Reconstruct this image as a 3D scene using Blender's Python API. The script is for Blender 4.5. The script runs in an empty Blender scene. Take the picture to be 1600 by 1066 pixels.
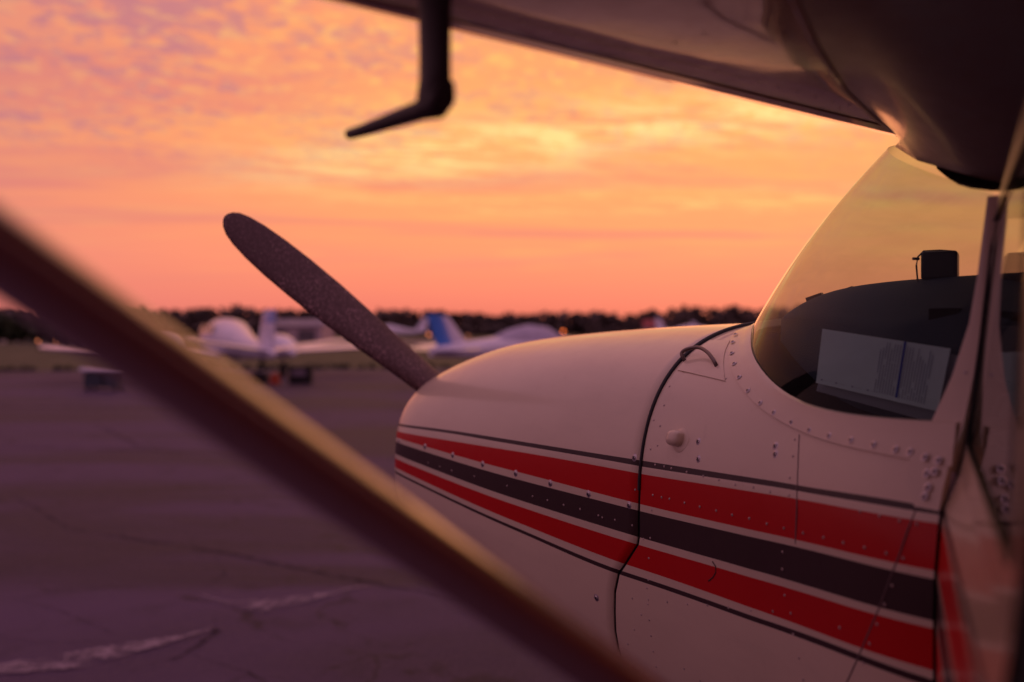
import bpy, bmesh, math, random
from mathutils import Vector, Matrix
random.seed(7)
scene = bpy.context.scene
COL = scene.collection
R = math.radians

# ------------------------------------------------------------------ camera
CAM_Z = 1.45
cam_d = bpy.data.cameras.new('camera'); cam = bpy.data.objects.new('camera', cam_d); COL.objects.link(cam)
cam.location = (0, 0, CAM_Z); cam.rotation_euler = (R(90), 0, 0)
cam_d.lens = 35; cam_d.sensor_width = 36; cam_d.shift_y = -15/1600
cam_d.clip_start = .02; cam_d.clip_end = 5000
cam_d.dof.use_dof = True; cam_d.dof.focus_distance = 1.62; cam_d.dof.aperture_fstop = 2.35; cam_d.dof.aperture_blades = 0
scene.camera = cam

# ------------------------------------------------------------------ view, sun, world
scene.view_settings.view_transform = 'Standard'; scene.view_settings.look = 'None'
scene.view_settings.gamma = 1; scene.view_settings.exposure = .12
try: scene.view_settings.use_curve_mapping = False
except Exception: pass
SUN_AZ, SUN_EL = R(14), R(2.5)          # to the right of the view, just above the tree line
sd = bpy.data.lights.new('sun', 'SUN'); sun = bpy.data.objects.new('sun', sd); COL.objects.link(sun)
sd.energy = .05; sd.angle = R(14); sd.color = (1, .36, .13)
sdir = Vector((math.sin(SUN_AZ)*math.cos(SUN_EL), math.cos(SUN_AZ)*math.cos(SUN_EL), math.sin(SUN_EL)))
sun.rotation_euler = sdir.to_track_quat('Z', 'Y').to_euler()

world = bpy.data.worlds.new('World'); scene.world = world; world.use_nodes = True
nt = world.node_tree; nt.nodes.clear()
class G:
    """small node-graph writer"""
    def __init__(s, nt): s.nt = nt
    def n(s, t, **k):
        x = s.nt.nodes.new(t)
        for a, b in k.items(): setattr(x, a, b)
        return x
    def put(s, sock, v):
        if hasattr(v, 'default_value') or hasattr(v, 'is_linked'): s.nt.links.new(v, sock)
        elif isinstance(v, (tuple, list)):
            sock.default_value = tuple(v) if len(v) == len(sock.default_value) else tuple(v)+(1,)
        else: sock.default_value = v
    def m(s, op, a, b=0, c=0, clamp=False):
        x = s.n('ShaderNodeMath', operation=op, use_clamp=clamp)
        s.put(x.inputs[0], a); s.put(x.inputs[1], b); s.put(x.inputs[2], c); return x.outputs[0]
    def v(s, op, a, b=(0, 0, 0)):
        x = s.n('ShaderNodeVectorMath', operation=op); s.put(x.inputs[0], a); s.put(x.inputs[1], b)
        return x.outputs[1] if op in ('DOT_PRODUCT', 'LENGTH') else x.outputs[0]
    def step(s, x, a, b, lo=0, hi=1):
        y = s.n('ShaderNodeMapRange', interpolation_type='SMOOTHSTEP'); s.put(y.inputs[0], x)
        s.put(y.inputs[1], a); s.put(y.inputs[2], b); s.put(y.inputs[3], lo); s.put(y.inputs[4], hi); return y.outputs[0]
    def ramp(s, x, stops, interp='LINEAR'):
        y = s.n('ShaderNodeValToRGB'); y.color_ramp.interpolation = interp; s.put(y.inputs[0], x)
        e = y.color_ramp.elements
        while len(e) > 1: e.remove(e[-1])
        e[0].position = stops[0][0]; e[0].color = tuple(stops[0][1])+(1,)
        for p, c in stops[1:]:
            q = e.new(p); q.color = tuple(c)+(1,)
        return y.outputs[0]
    def mix(s, f, a, b, mode='MIX'):
        y = s.n('ShaderNodeMix', data_type='RGBA', blend_type=mode); s.put(y.inputs[0], f)
        s.put(y.inputs[6], a); s.put(y.inputs[7], b); return y.outputs[2]
    def noise(s, vec, scale, detail=3, rough=.5, dist=0, dim='3D'):
        y = s.n('ShaderNodeTexNoise', noise_dimensions=dim); s.put(y.inputs['Vector'], vec)
        y.inputs['Scale'].default_value = scale; y.inputs['Detail'].default_value = detail
        y.inputs['Roughness'].default_value = rough; y.inputs['Distortion'].default_value = dist
        return y.outputs[0]
    def comb(s, x, y, z):
        c = s.n('ShaderNodeCombineXYZ'); s.put(c.inputs[0], x); s.put(c.inputs[1], y); s.put(c.inputs[2], z); return c.outputs[0]
    def sep(s, v):
        c = s.n('ShaderNodeSeparateXYZ'); s.put(c.inputs[0], v); return c.outputs
g = G(nt)
tc = g.n('ShaderNodeTexCoord'); D = tc.outputs['Generated']
dx, dy, dz = g.sep(D)
zc = g.m('MAXIMUM', dz, 0)
glow = g.v('DOT_PRODUCT', D, (math.sin(R(8)), math.cos(R(8)), 0))
# afterglow side of the sky, horizon to zenith (z = sine of elevation)
west = g.ramp(zc, [(0, (.71, .150, .115)), (.03, (.87, .215, .145)), (.075, (1.0, .295, .150)), (.15, (1.0, .345, .13)),
                   (.22, (1.0, .37, .13)), (.30, (.95, .31, .145)), (.45, (.64, .27, .27)), (1, (.43, .235, .41))])
east = g.ramp(zc, [(0, (.33, .135, .18)), (.15, (.46, .205, .255)), (.45, (.50, .255, .33)), (1, (.45, .25, .385))])
f = g.step(glow, .42, .92)
# the cloud deck: a plane overhead, so that its texture closes up towards the horizon
den = g.m('ADD', zc, .055)
px, py = g.m('DIVIDE', dx, den), g.m('DIVIDE', dy, den)
P = g.comb(px, py, 0)
sky = g.mix(f, east, west)
sky = g.mix(g.m('MULTIPLY', g.step(glow, .84, 1.0), g.m('MULTIPLY', g.step(zc, .05, .16), .35)), sky, (1.0, .45, .15))
# long stratus streaks
st = g.comb(g.m('ADD', g.m('MULTIPLY', px, .32), g.m('MULTIPLY', py, .05)), g.m('ADD', g.m('MULTIPLY', py, 1.0), g.m('MULTIPLY', px, -.10)), 3.1)
n1 = g.noise(st, 1.35, 4, .55, .5)
n2 = g.noise(st, 3.4, 3, .5, .3)
s1 = g.step(n1, .50, .68); s2 = g.step(n2, .52, .72)
low = g.step(zc, .03, .09)
sky = g.mix(g.m('MULTIPLY', g.m('MULTIPLY', s1, low), .75), sky, g.mix(f, (.28, .14, .22), (.80, .235, .165)))
sky = g.mix(g.m('MULTIPLY', g.m('MULTIPLY', s2, low), .30), sky, g.mix(f, (.46, .22, .27), (1.0, .48, .14)))
# bright yellow bank low in the afterglow
bank_y = g.m('SUBTRACT', zc, g.m('ADD', .186, g.m('MULTIPLY', dx, .10)))
nb = g.noise(g.comb(g.m('ADD', g.m('MULTIPLY', px, .75), g.m('MULTIPLY', py, .35)), g.m('ADD', g.m('MULTIPLY', py, 1.9), g.m('MULTIPLY', px, -.5)), 9.), 3.6, 6, .66, .35)
bk = g.m('MULTIPLY', g.m('EXPONENT', g.m('MULTIPLY', g.m('MULTIPLY', bank_y, bank_y), -1150.)), g.step(nb, .38, .60))
bk = g.m('MULTIPLY', bk, g.step(glow, .86, .98))
sky = g.mix(bk, sky, (1.0, .72, .27))
b2 = g.m('SUBTRACT', zc, .128); b2 = g.m('MULTIPLY', g.m('EXPONENT', g.m('MULTIPLY', g.m('MULTIPLY', b2, b2), -6000.)), g.step(nb, .46, .64))
sky = g.mix(g.m('MULTIPLY', g.m('MULTIPLY', b2, g.step(glow, .93, .99)), .7), sky, (1.0, .58, .19))
# broken altocumulus higher up
alt = g.m('MULTIPLY', g.step(zc, .13, .21), g.step(glow, .3, .9, .35, 1))
wv = g.comb(g.m('MULTIPLY', px, 1.0), g.m('MULTIPLY', py, .8), 0)
n3 = g.noise(wv, 11, 5, .66, .5)
n4 = g.noise(wv, 1.7, 2, .5, .2)
dark = g.m('MULTIPLY', g.step(g.m('ADD', n3, g.m('MULTIPLY', g.m('SUBTRACT', n4, .5), .9)), .45, .66), alt)
leftness = g.step(dx, .02, -.42)
dark = g.m('MULTIPLY', dark, g.m('ADD', .35, g.m('MULTIPLY', leftness, .65)))
sky = g.mix(dark, sky, g.mix(f, (.28, .15, .25), (.52, .20, .23)))
n5 = g.noise(wv, 13, 4, .6, .4)
lite = g.m('MULTIPLY', g.m('MULTIPLY', g.step(n5, .50, .68), alt), g.m('SUBTRACT', 1.0, g.m('MULTIPLY', leftness, .45)))
sky = g.mix(lite, sky, g.mix(f, (.48, .24, .30), (1.0, .49, .15)))
# the far left of the afterglow is duller and pinker
sky = g.mix(g.m('MULTIPLY', g.step(dx, -.02, -.55), .42), sky, g.mix(f, (.25, .12, .19), (.66, .20, .19)))
bg = g.n('ShaderNodeBackground'); g.put(bg.inputs[0], sky); bg.inputs[1].default_value = 1.0
# thin Nishita air light from the same low sun
ns = g.n('ShaderNodeTexSky', sky_type='NISHITA', sun_disc=False, sun_elevation=SUN_EL, sun_rotation=SUN_AZ)
bg2 = g.n('ShaderNodeBackground'); g.put(bg2.inputs[0], ns.outputs[0]); bg2.inputs[1].default_value = .002
ad = g.n('ShaderNodeAddShader'); nt.links.new(bg.outputs[0], ad.inputs[0]); nt.links.new(bg2.outputs[0], ad.inputs[1])
wo = g.n('ShaderNodeOutputWorld'); nt.links.new(ad.outputs[0], wo.inputs[0])

# ------------------------------------------------------------------ materials
def mat(name, col, rough=.5, metal=0, coat=0, coat_rough=.08, var=0, vscale=6, spec=.5, bump=0, bscale=60, emit=None, estr=0):
    m = bpy.data.materials.new(name); m.use_nodes = True; q = G(m.node_tree)
    b = m.node_tree.nodes['Principled BSDF']
    b.inputs['Roughness'].default_value = rough; b.inputs['Metallic'].default_value = metal
    b.inputs['Coat Weight'].default_value = coat; b.inputs['Coat Roughness'].default_value = coat_rough
    b.inputs['Specular IOR Level'].default_value = spec
    b.inputs['Base Color'].default_value = tuple(col)+(1,)
    if var:
        t = q.n('ShaderNodeTexCoord'); n = q.noise(t.outputs['Object'], vscale, 5, .6)
        d = tuple(c*(1-var) for c in col); l = tuple(min(1, c*(1+var*.6)) for c in col)
        q.put(b.inputs['Base Color'], q.mix(q.step(n, .3, .7), d, l))
        q.put(b.inputs['Roughness'], q.step(q.noise(t.outputs['Object'], vscale*3, 4, .6), .3, .7, rough*.8, min(1, rough*1.25)))
    if bump:
        t = q.n('ShaderNodeTexCoord'); n = q.noise(t.outputs['Object'], bscale, 4, .6)
        bp = q.n('ShaderNodeBump'); bp.inputs['Strength'].default_value = bump; bp.inputs['Distance'].default_value = .01
        q.put(bp.inputs['Height'], n); q.put(b.inputs['Normal'], bp.outputs[0])
    if emit:
        b.inputs['Emission Color'].default_value = tuple(emit)+(1,); b.inputs['Emission Strength'].default_value = estr
    return m

def paint(name, col, wear=.10, specks=0, coat=.8, spec=.4, cr=.10):
    """aircraft enamel: gloss coat, grime mottling, very slight skin ripple"""
    m = bpy.data.materials.new(name); m.use_nodes = True; q = G(m.node_tree)
    b = m.node_tree.nodes['Principled BSDF']
    t = q.n('ShaderNodeTexCoord'); O = t.outputs['Object']
    sq = q.v('MULTIPLY', O, (.6, 1, 2.2))
    n = q.noise(sq, 5, 6, .62); n2 = q.noise(O, 38, 4, .65)
    c = q.mix(q.m('MULTIPLY', q.step(n, .42, .75), wear*2.2), col, tuple(x*.62 for x in col))
    c = q.mix(q.m('MULTIPLY', q.step(n2, .60, .78), wear), c, tuple(x*.45 for x in col))
    n6 = q.noise(O, 420, 2, .5)
    c = q.mix(q.m('MULTIPLY', q.step(n6, .70, .76), .25+specks), c, tuple(min(1, x*.5+.02) for x in col))
    q.put(b.inputs['Base Color'], c)
    q.put(b.inputs['Roughness'], q.step(n2, .3, .75, .36, .5))
    b.inputs['Coat Weight'].default_value = coat; b.inputs['Specular IOR Level'].default_value = spec
    q.put(b.inputs['Coat Roughness'], q.step(n, .3, .7, cr, cr*2))
    bp = q.n('ShaderNodeBump'); bp.inputs['Strength'].default_value = .2; bp.inputs['Distance'].default_value = .006
    q.put(bp.inputs['Height'], q.noise(O, 7, 2, .4)); q.put(b.inputs['Normal'], bp.outputs[0]); q.put(b.inputs['Coat Normal'], bp.outputs[0])
    return m
CREAM = paint('cream_enamel', (.74, .59, .43))
RED = paint('red_enamel', (.56, .004, .004), .06, 0, .3, .12)
DARK = paint('dark_brown_enamel', (.050, .026, .024), .06, .1, .3, .15)
BLACKRUB = mat('black_rubber', (.012, .010, .014), .6)
STEEL = mat('screw_steel', (.52, .46, .46), .4, 1)
DULLMET = mat('dull_metal_rod', (.20, .15, .13), .45, .8)
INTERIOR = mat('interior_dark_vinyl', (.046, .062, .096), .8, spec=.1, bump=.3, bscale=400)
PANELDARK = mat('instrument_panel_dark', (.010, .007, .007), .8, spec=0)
PLASTIC = mat('smoke_black_plastic', (.012, .015, .02), .35)
PAPER = mat('skylight_tinted_paper', (.64, .82, .95), .65, var=.05, vscale=9)  # white sheet with the blue of the skylight put into its colour
PRINT = mat('grey_print', (.38, .46, .62), .7)
BLUEINK = mat('blue_ink', (.005, .05, .45), .6)
WHITEP = mat('white_aircraft_paint', (.74, .70, .86), .35, coat=.5, var=.08, vscale=2)
BLUEP = mat('blue_fin_paint', (.03, .17, .62), .4, coat=.4, var=.1, vscale=2)
TYRE = mat('tyre_rubber', (.015, .013, .016), .8)
ORANGEP = mat('orange_red_chock_paint', (.42, .05, .015), .6, var=.1)
DARKGLASS = mat('dark_glass', (.02, .02, .03), .1, spec=.8)
LAMP = mat('amber_lamp', (.5, .1, .02), .4, emit=(1, .17, .03), estr=3.6)
LAMP_SOFT = mat('amber_lamp_far', (.5, .1, .02), .4, emit=(1, .28, .12), estr=2.2)
BARN = mat('pale_hangar_sheet', (.42, .32, .36), .6, var=.12, vscale=.4)
ROOFM = mat('hangar_roof_sheet', (.22, .19, .26), .5, var=.1, vscale=.3)
REDROOF = mat('red_roof_sheet', (.30, .03, .04), .6)

def glass(name, tint, streak=True):
    m = bpy.data.materials.new(name); m.use_nodes = True; q = G(m.node_tree); m.node_tree.nodes.clear()
    tr = q.n('ShaderNodeBsdfTransparent'); gl = q.n('ShaderNodeBsdfGlossy'); gl.inputs['Roughness'].default_value = .03
    gl.inputs['Color'].default_value = (.95, .95, .95, 1)
    t = q.n('ShaderNodeTexCoord'); O = t.outputs['Object']
    haze = q.step(q.noise(q.v('MULTIPLY', O, (1.5, 1.5, 7)), 3, 5, .6, .4), .40, .75)
    spots = q.step(q.noise(O, 95, 2, .5), .74, .79)
    q.put(tr.inputs['Color'], q.mix(q.m('MULTIPLY', haze, .28), tint, tuple(c*.74 for c in tint)))
    fr = q.n('ShaderNodeFresnel'); ge = q.n('ShaderNodeNewGeometry'); q.put(fr.inputs['IOR'], q.m('ADD', 1.27, q.m('MULTIPLY', ge.outputs['Backfacing'], 1/1.27-1.27)))
    fac = q.m('POWER', fr.outputs[0], 1.2, clamp=True)
    mx = q.n('ShaderNodeMixShader'); q.put(mx.inputs[0], fac)
    m.node_tree.links.new(tr.outputs[0], mx.inputs[1]); m.node_tree.links.new(gl.outputs[0], mx.inputs[2])
    df = q.n('ShaderNodeBsdfDiffuse'); df.inputs['Color'].default_value = (.5, .47, .45, 1)   # dust film
    m2 = q.n('ShaderNodeMixShader'); q.put(m2.inputs[0], q.m('ADD', q.m('MULTIPLY', haze, .012), q.m('MULTIPLY', spots, .08)))
    m.node_tree.links.new(mx.outputs[0], m2.inputs[1]); m.node_tree.links.new(df.outputs[0], m2.inputs[2])
    o = q.n('ShaderNodeOutputMaterial'); m.node_tree.links.new(m2.outputs[0], o.inputs[0])
    return m
PERSPEX = glass('tinted_perspex', (.70, .79, .71))

def blade_mat():
    m = bpy.data.materials.new('sandblasted_black_blade_paint'); m.use_nodes = True; q = G(m.node_tree)
    b = m.node_tree.nodes['Principled BSDF']; t = q.n('ShaderNodeTexCoord'); O = t.outputs['Object']
    big = q.noise(O, 9, 4, .6); fine = q.noise(O, 150, 3, .75); sm = q.noise(O, 95, 2, .6)
    amt = q.step(big, .38, .68)
    f1 = q.m('MULTIPLY', q.step(fine, .50, .62), q.m('ADD', .25, q.m('MULTIPLY', amt, .75)))
    c = q.mix(f1, (.062, .024, .034), (.30, .17, .20))
    c = q.mix(q.step(sm, .72, .76), c, (.38, .30, .26))
    q.put(b.inputs['Base Color'], c); b.inputs['Roughness'].default_value = .55
    bp = q.n('ShaderNodeBump'); bp.inputs['Strength'].default_value = .25; bp.inputs['Distance'].default_value = .002
    q.put(bp.inputs['Height'], fine); q.put(b.inputs['Normal'], bp.outputs[0])
    return m
BLADE = blade_mat()

def asphalt():
    m = bpy.data.materials.new('worn_asphalt'); m.use_nodes = True; q = G(m.node_tree)
    b = m.node_tree.nodes['Principled BSDF']; t = q.n('ShaderNodeTexCoord'); O = t.outputs['Object']
    str_ = q.v('MULTIPLY', O, (.22, .75, 1))
    big = q.noise(str_, .55, 4, .6, .8); mid = q.noise(O, 2.3, 5, .6, .5); fine = q.noise(O, 60, 3, .7)
    c = q.mix(q.step(big, .36, .62), (.020, .012, .031), (.090, .056, .116))
    c = q.mix(q.m('MULTIPLY', q.step(mid, .5, .75), .5), c, (.030, .020, .034))
    c = q.mix(q.m('MULTIPLY', q.step(fine, .45, .7), .45), c, (.12, .085, .13))
    # hairline crazing
    vo = q.n('ShaderNodeTexVoronoi', feature='DISTANCE_TO_EDGE')
    wob = q.v('ADD', O, q.v('SCALE', q.comb(q.noise(O, 1.6, 4, .6), q.noise(q.v('ADD', O, (5, 3, 0)), 1.6, 4, .6), 0)))
    q.put(vo.inputs['Vector'], wob); vo.inputs['Scale'].default_value = .62
    line = q.step(vo.outputs['Distance'], .004, .014, 1, 0)
    c = q.mix(q.m('MULTIPLY', line, q.m('MULTIPLY', q.step(mid, .40, .6), .65)), c, (.018, .012, .016))
    q.put(b.inputs['Base Color'], c)
    q.put(b.inputs['Roughness'], q.step(big, .35, .65, .60, .72)); b.inputs['Specular IOR Level'].default_value = .14
    bp = q.n('ShaderNodeBump'); bp.inputs['Strength'].default_value = .35; bp.inputs['Distance'].default_value = .012
    q.put(bp.inputs['Height'], q.m('ADD', fine, q.m('MULTIPLY', mid, 2.)))
    q.put(b.inputs['Normal'], bp.outputs[0])
    return m
def worn(name, col, lo, hi, scale):
    m = mat(name, col, .9, spec=.2); q = G(m.node_tree); b = m.node_tree.nodes['Principled BSDF']
    t = q.n('ShaderNodeTexCoord'); n = q.noise(t.outputs['Object'], scale, 6, .75, .4)
    q.put(b.inputs['Alpha'], q.step(n, lo, hi)); return m
ASPHALT = asphalt()
GRASS = mat('dry_evening_grass', (.050, .052, .014), .9, var=.35, vscale=.15, bump=.6, bscale=8)
GRASSD = mat('dark_verge_grass', (.030, .036, .012), .9, var=.3, vscale=.5)
TAXI = mat('taxiway_concrete', (.17, .13, .15), .7, var=.15, vscale=.05)
SEALANT = worn('crack_sealant', (.022, .014, .024), .36, .72, 5)
MARK = worn('worn_line_paint', (.30, .23, .28), .36, .66, 7)
LEAF = mat('woodland_foliage', (.12, .088, .082), 1, var=.45, vscale=.06)  # distance haze put into the colour, paler than the leaves themselves
BUSHM = mat('bush_foliage', (.030, .040, .016), .9, var=.4, vscale=1.2)
TRUNK = mat('bark', (.05, .035, .03), .9)

# ------------------------------------------------------------------ mesh helpers
def link(name, me, parent=None):
    o = bpy.data.objects.new(name, me); COL.objects.link(o)
    if parent: o.parent = parent
    return o
def mk(name, verts, faces, mats, parent=None, midx=None, smooth=True, sharp=40):
    me = bpy.data.meshes.new(name); me.from_pydata([tuple(v) for v in verts], [], faces)
    for m in (mats if isinstance(mats, (list, tuple)) else [mats]): me.materials.append(m)
    if midx: me.polygons.foreach_set('material_index', midx)
    bm = bmesh.new(); bm.from_mesh(me); bmesh.ops.recalc_face_normals(bm, faces=bm.faces); bm.to_mesh(me); bm.free()
    if smooth:
        me.polygons.foreach_set('use_smooth', [True]*len(me.polygons))
        if sharp: me.set_sharp_from_angle(angle=R(sharp))
    me.update()
    return link(name, me, parent)
class MB:
    def __init__(s): s.v = []; s.f = []; s.mi = []
    def add(s, v, f, mi=0):
        b = len(s.v); s.v += [Vector(x) for x in v]; s.f += [tuple(i+b for i in q) for q in f]; s.mi += [mi]*len(f); return s
    def box(s, c, d, rot=None, mi=0, taper=1):
        x, y, z = (q/2 for q in d); vs = []
        for k in (-1, 1):
            tp = taper if k > 0 else 1
            vs += [Vector((-x*tp, -y*tp, k*z)), Vector((x*tp, -y*tp, k*z)), Vector((x*tp, y*tp, k*z)), Vector((-x*tp, y*tp, k*z))]
        if rot is not None: vs = [rot @ q for q in vs]
        return s.add([q+Vector(c) for q in vs], [(0, 3, 2, 1), (4, 5, 6, 7), (0, 1, 5, 4), (1, 2, 6, 5), (2, 3, 7, 6), (3, 0, 4, 7)], mi)
    def tube(s, pts, r, n=10, mi=0, squash=1, up=Vector((0, 0, 1))):
        pts = [Vector(p) for p in pts]; rs = r if isinstance(r, (list, tuple)) else [r]*len(pts); rings = []
        for i, p in enumerate(pts):
            d = (pts[min(i+1, len(pts)-1)]-pts[max(i-1, 0)]).normalized()
            a = d.cross(up)
            if a.length < 1e-3: a = d.cross(Vector((1, 0, 0)))
            a.normalize(); b = d.cross(a).normalized()
            rings.append([p+a*math.cos(2*math.pi*k/n)*rs[i]+b*math.sin(2*math.pi*k/n)*rs[i]*squash for k in range(n)])
        return s.loft(rings, mi)
    def loft(s, rings, mi=0, caps=True):
        n = len(rings[0]); vs = [p for r_ in rings for p in r_]; fs = []
        for i in range(len(rings)-1):
            for k in range(n): fs.append((i*n+k, i*n+(k+1) % n, (i+1)*n+(k+1) % n, (i+1)*n+k))
        if caps: fs += [tuple(range(n))[::-1], tuple((len(rings)-1)*n+k for k in range(n))]
        return s.add(vs, fs, mi)
    def dome(s, p, nrm, r, h, n=8, mi=0):
        p = Vector(p); nrm = Vector(nrm).normalized(); a = nrm.orthogonal().normalized(); b = nrm.cross(a); vs = []
        for rr, hh in ((1, -.15), (.86, .5), (.45, .92)):
            vs += [p+(a*math.cos(2*math.pi*k/n)+b*math.sin(2*math.pi*k/n))*r*rr+nrm*h*hh for k in range(n)]
        vs.append(p+nrm*h); fs = []
        for j in range(2): fs += [(j*n+k, j*n+(k+1) % n, (j+1)*n+(k+1) % n, (j+1)*n+k) for k in range(n)]
        fs += [(2*n+k, 2*n+(k+1) % n, 3*n) for k in range(n)]
        return s.add(vs, fs, mi)
    def grid(s, rows, mi=0):
        n = len(rows[0]); vs = [p for r_ in rows for p in r_]
        return s.add(vs, [(i*n+k, i*n+k+1, (i+1)*n+k+1, (i+1)*n+k) for i in range(len(rows)-1) for k in range(n-1)], mi)
    def build(s, name, mats, parent=None, smooth=True, sharp=40):
        return mk(name, s.v, s.f, mats, parent, s.mi, smooth, sharp)
def tag(o, label=None, cat=None, group=None, kind=None):
    if label: o['label'] = label
    if cat: o['category'] = cat
    if group: o['group'] = group
    if kind: o['kind'] = kind
    return o
def empty(name, loc, rz=0):
    o = bpy.data.objects.new(name, None); COL.objects.link(o); o.location = loc; o.rotation_euler = (0, 0, rz)
    o.empty_display_size = .2; return o

# ------------------------------------------------------------------ ground
def sheet(name, pts, z, m, sub=0):
    return tag(mk(name, [(x, y, z) for x, y in pts], [tuple(range(len(pts)))], m, smooth=False), kind='structure')
sheet('grass_field', [(-1500, -400), (1500, -400), (1500, 2200), (-1500, 2200)], 0, GRASS)
edge = [(-90, 33), (-40, 34.8), (-22, 36.2), (-14, 36.6), (-9, 37.4), (-4, 38.3), (2, 39.2), (12, 41), (40, 44), (120, 50)]
sheet('apron', [(120, -60), (-90, -60)][::-1] + edge[::-1], .004, ASPHALT)
sheet('taxiway', [(-400, 118), (400, 132), (400, 172), (-400, 158)], .004, TAXI)
mb = MB()     # ragged turf lip where the apron meets the grass
for i in range(len(edge)-1):
    (x0, y0), (x1, y1) = edge[i], edge[i+1]; L = math.hypot(x1-x0, y1-y0); n = int(L*(9 if -30 < x0 < 12 else 1.5))
    for k in range(n):
        u = random.random(); x = x0+(x1-x0)*u; y = y0+(y1-y0)*u+random.uniform(-.15, 1.3)
        h = random.uniform(.08, .24); a = random.uniform(0, 3.14); w = random.uniform(.1, .3)
        c, s_ = math.cos(a)*w, math.sin(a)*w
        mb.add([(x-c, y-s_, 0), (x+c, y+s_, 0), (x+c*.3, y+s_*.3+.04, h), (x-c*.5, y-s_*.5, h*.8)], [(0, 1, 2, 3)])
tag(mb.build('verge_grass', GRASSD, smooth=False), kind='stuff')

def ribbon(mb, pts, w, z, jit=.3, sub=6, flat=False):
    """an uneven strip along pts on the ground"""
    P_ = []
    for i in range(len(pts)-1):
        for k in range(sub):
            u = k/sub; P_.append(Vector((pts[i][0]*(1-u)+pts[i+1][0]*u, pts[i][1]*(1-u)+pts[i+1][1]*u, z)))
    P_.append(Vector((pts[-1][0], pts[-1][1], z)))
    W = max(w)*.9 if isinstance(w, (list, tuple)) else w
    ph = [random.uniform(0, 6) for _ in range(3)]
    for i in range(1, len(P_)-1): P_[i] += Vector((math.sin(i*.9+ph[0])+.6*math.sin(i*2.1+ph[1]), math.sin(i*1.2+ph[2])+.6*math.sin(i*2.6+ph[0]), 0))*min(W, .05)*jit*.45
    L, Rr = [], []
    for i, p in enumerate(P_):
        d = (P_[min(i+1, len(P_)-1)]-P_[max(i-1, 0)]).normalized(); nn = Vector((-d.y, d.x, 0)) if not flat else Vector((0, 1, 0))
        t = i/(len(P_)-1)
        ww = (lambda q: w[int(q)]+(w[min(int(q)+1, len(w)-1)]-w[int(q)])*(q-int(q)))(t*(len(w)-1)) if isinstance(w, (list, tuple)) else w
        L.append(p+nn*ww*.5*random.uniform(1-jit, 1+jit)); Rr.append(p-nn*ww*.5*random.uniform(1-jit, 1+jit))
    mb.grid([L, Rr]); return mb
def GP(u, v):
    """ground position, metres (worked out once from bearings)"""
    Y = CAM_Z*1555.6/(v-518); return ((u-800)/1555.6*Y, Y)
cr = [([(-4.5, 8.9), (-3.2, 7.25), (-1.95, 6.55), (-1.03, 5.88), (-.55, 5.55), (.1, 5.15)], [.006, .03, .034, .045, .03, .03]),
      ([(-1.50, 5.02), (-1.42, 4.78), (-1.46, 4.45), (-1.62, 4.22)], [.006, .035, .02, .006]),
      ([(-1.45, 4.45), (-1.1, 4.2), (-.93, 3.98), (-.55, 3.6), (-.2, 3.2)], [.004, .015, .010, .014, .006]),
      ([(-1.02, 5.85), (-.6, 6.1), (.2, 6.4)], [.004, .016, .006]),
      ([(-3.3, 5.7), (-2.4, 5.2), (-1.9, 4.75), (-1.5, 4.5)], [.003, .010, .008, .004]),
      ([(-2.9, 4.9), (-2.2, 4.62), (-1.6, 4.62)], [.003, .008, .004]),
      ([(-1.95, 6.5), (-1.7, 5.9), (-1.75, 5.5)], [.003, .009, .003]),
      ([(-1.1, 4.2), (-1.3, 3.8), (-1.2, 3.4)], [.004, .009, .004]),
      ([(-8, 12.6), (-4.6, 12.1), (-1.5, 11.2), (1, 10.6)], [.02, .08, .05, .06]),
      ([(-14, 19.5), (-8.5, 18.9), (-4, 19.2), (-2, 18.6)], [.05, .13, .1, .1]),
      ([(-6.5, 15.5), (-5.2, 13.4), (-4.4, 12.0)], [.02, .05, .03])]
for pts, w in cr:
    o = ribbon(MB(), pts, w, .0085+.0004*cr.index((pts, w)), .5, 12).build('crack_sealant', SEALANT, smooth=False); tag(o, kind='structure')
m1 = ribbon(MB(), [(-1.72, 5.45), (-1.50, 5.28), (-1.28, 5.22), (-1.05, 5.42), (-.80, 5.66)], [.01, .07, .24, .14, .015], .0125, .16, 14, True)
tag(m1.build('worn_paint_mark', MARK, smooth=False), kind='structure')
m2 = ribbon(MB(), [(-2.55, 4.12), (-2.05, 4.3), (-1.83, 4.42), (-1.58, 4.66), (-1.45, 4.83)], [.10, .18, .30, .10, .03], .0125, .16, 14, True)
tag(m2.build('worn_paint_mark', MARK, smooth=False), kind='structure')

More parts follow.
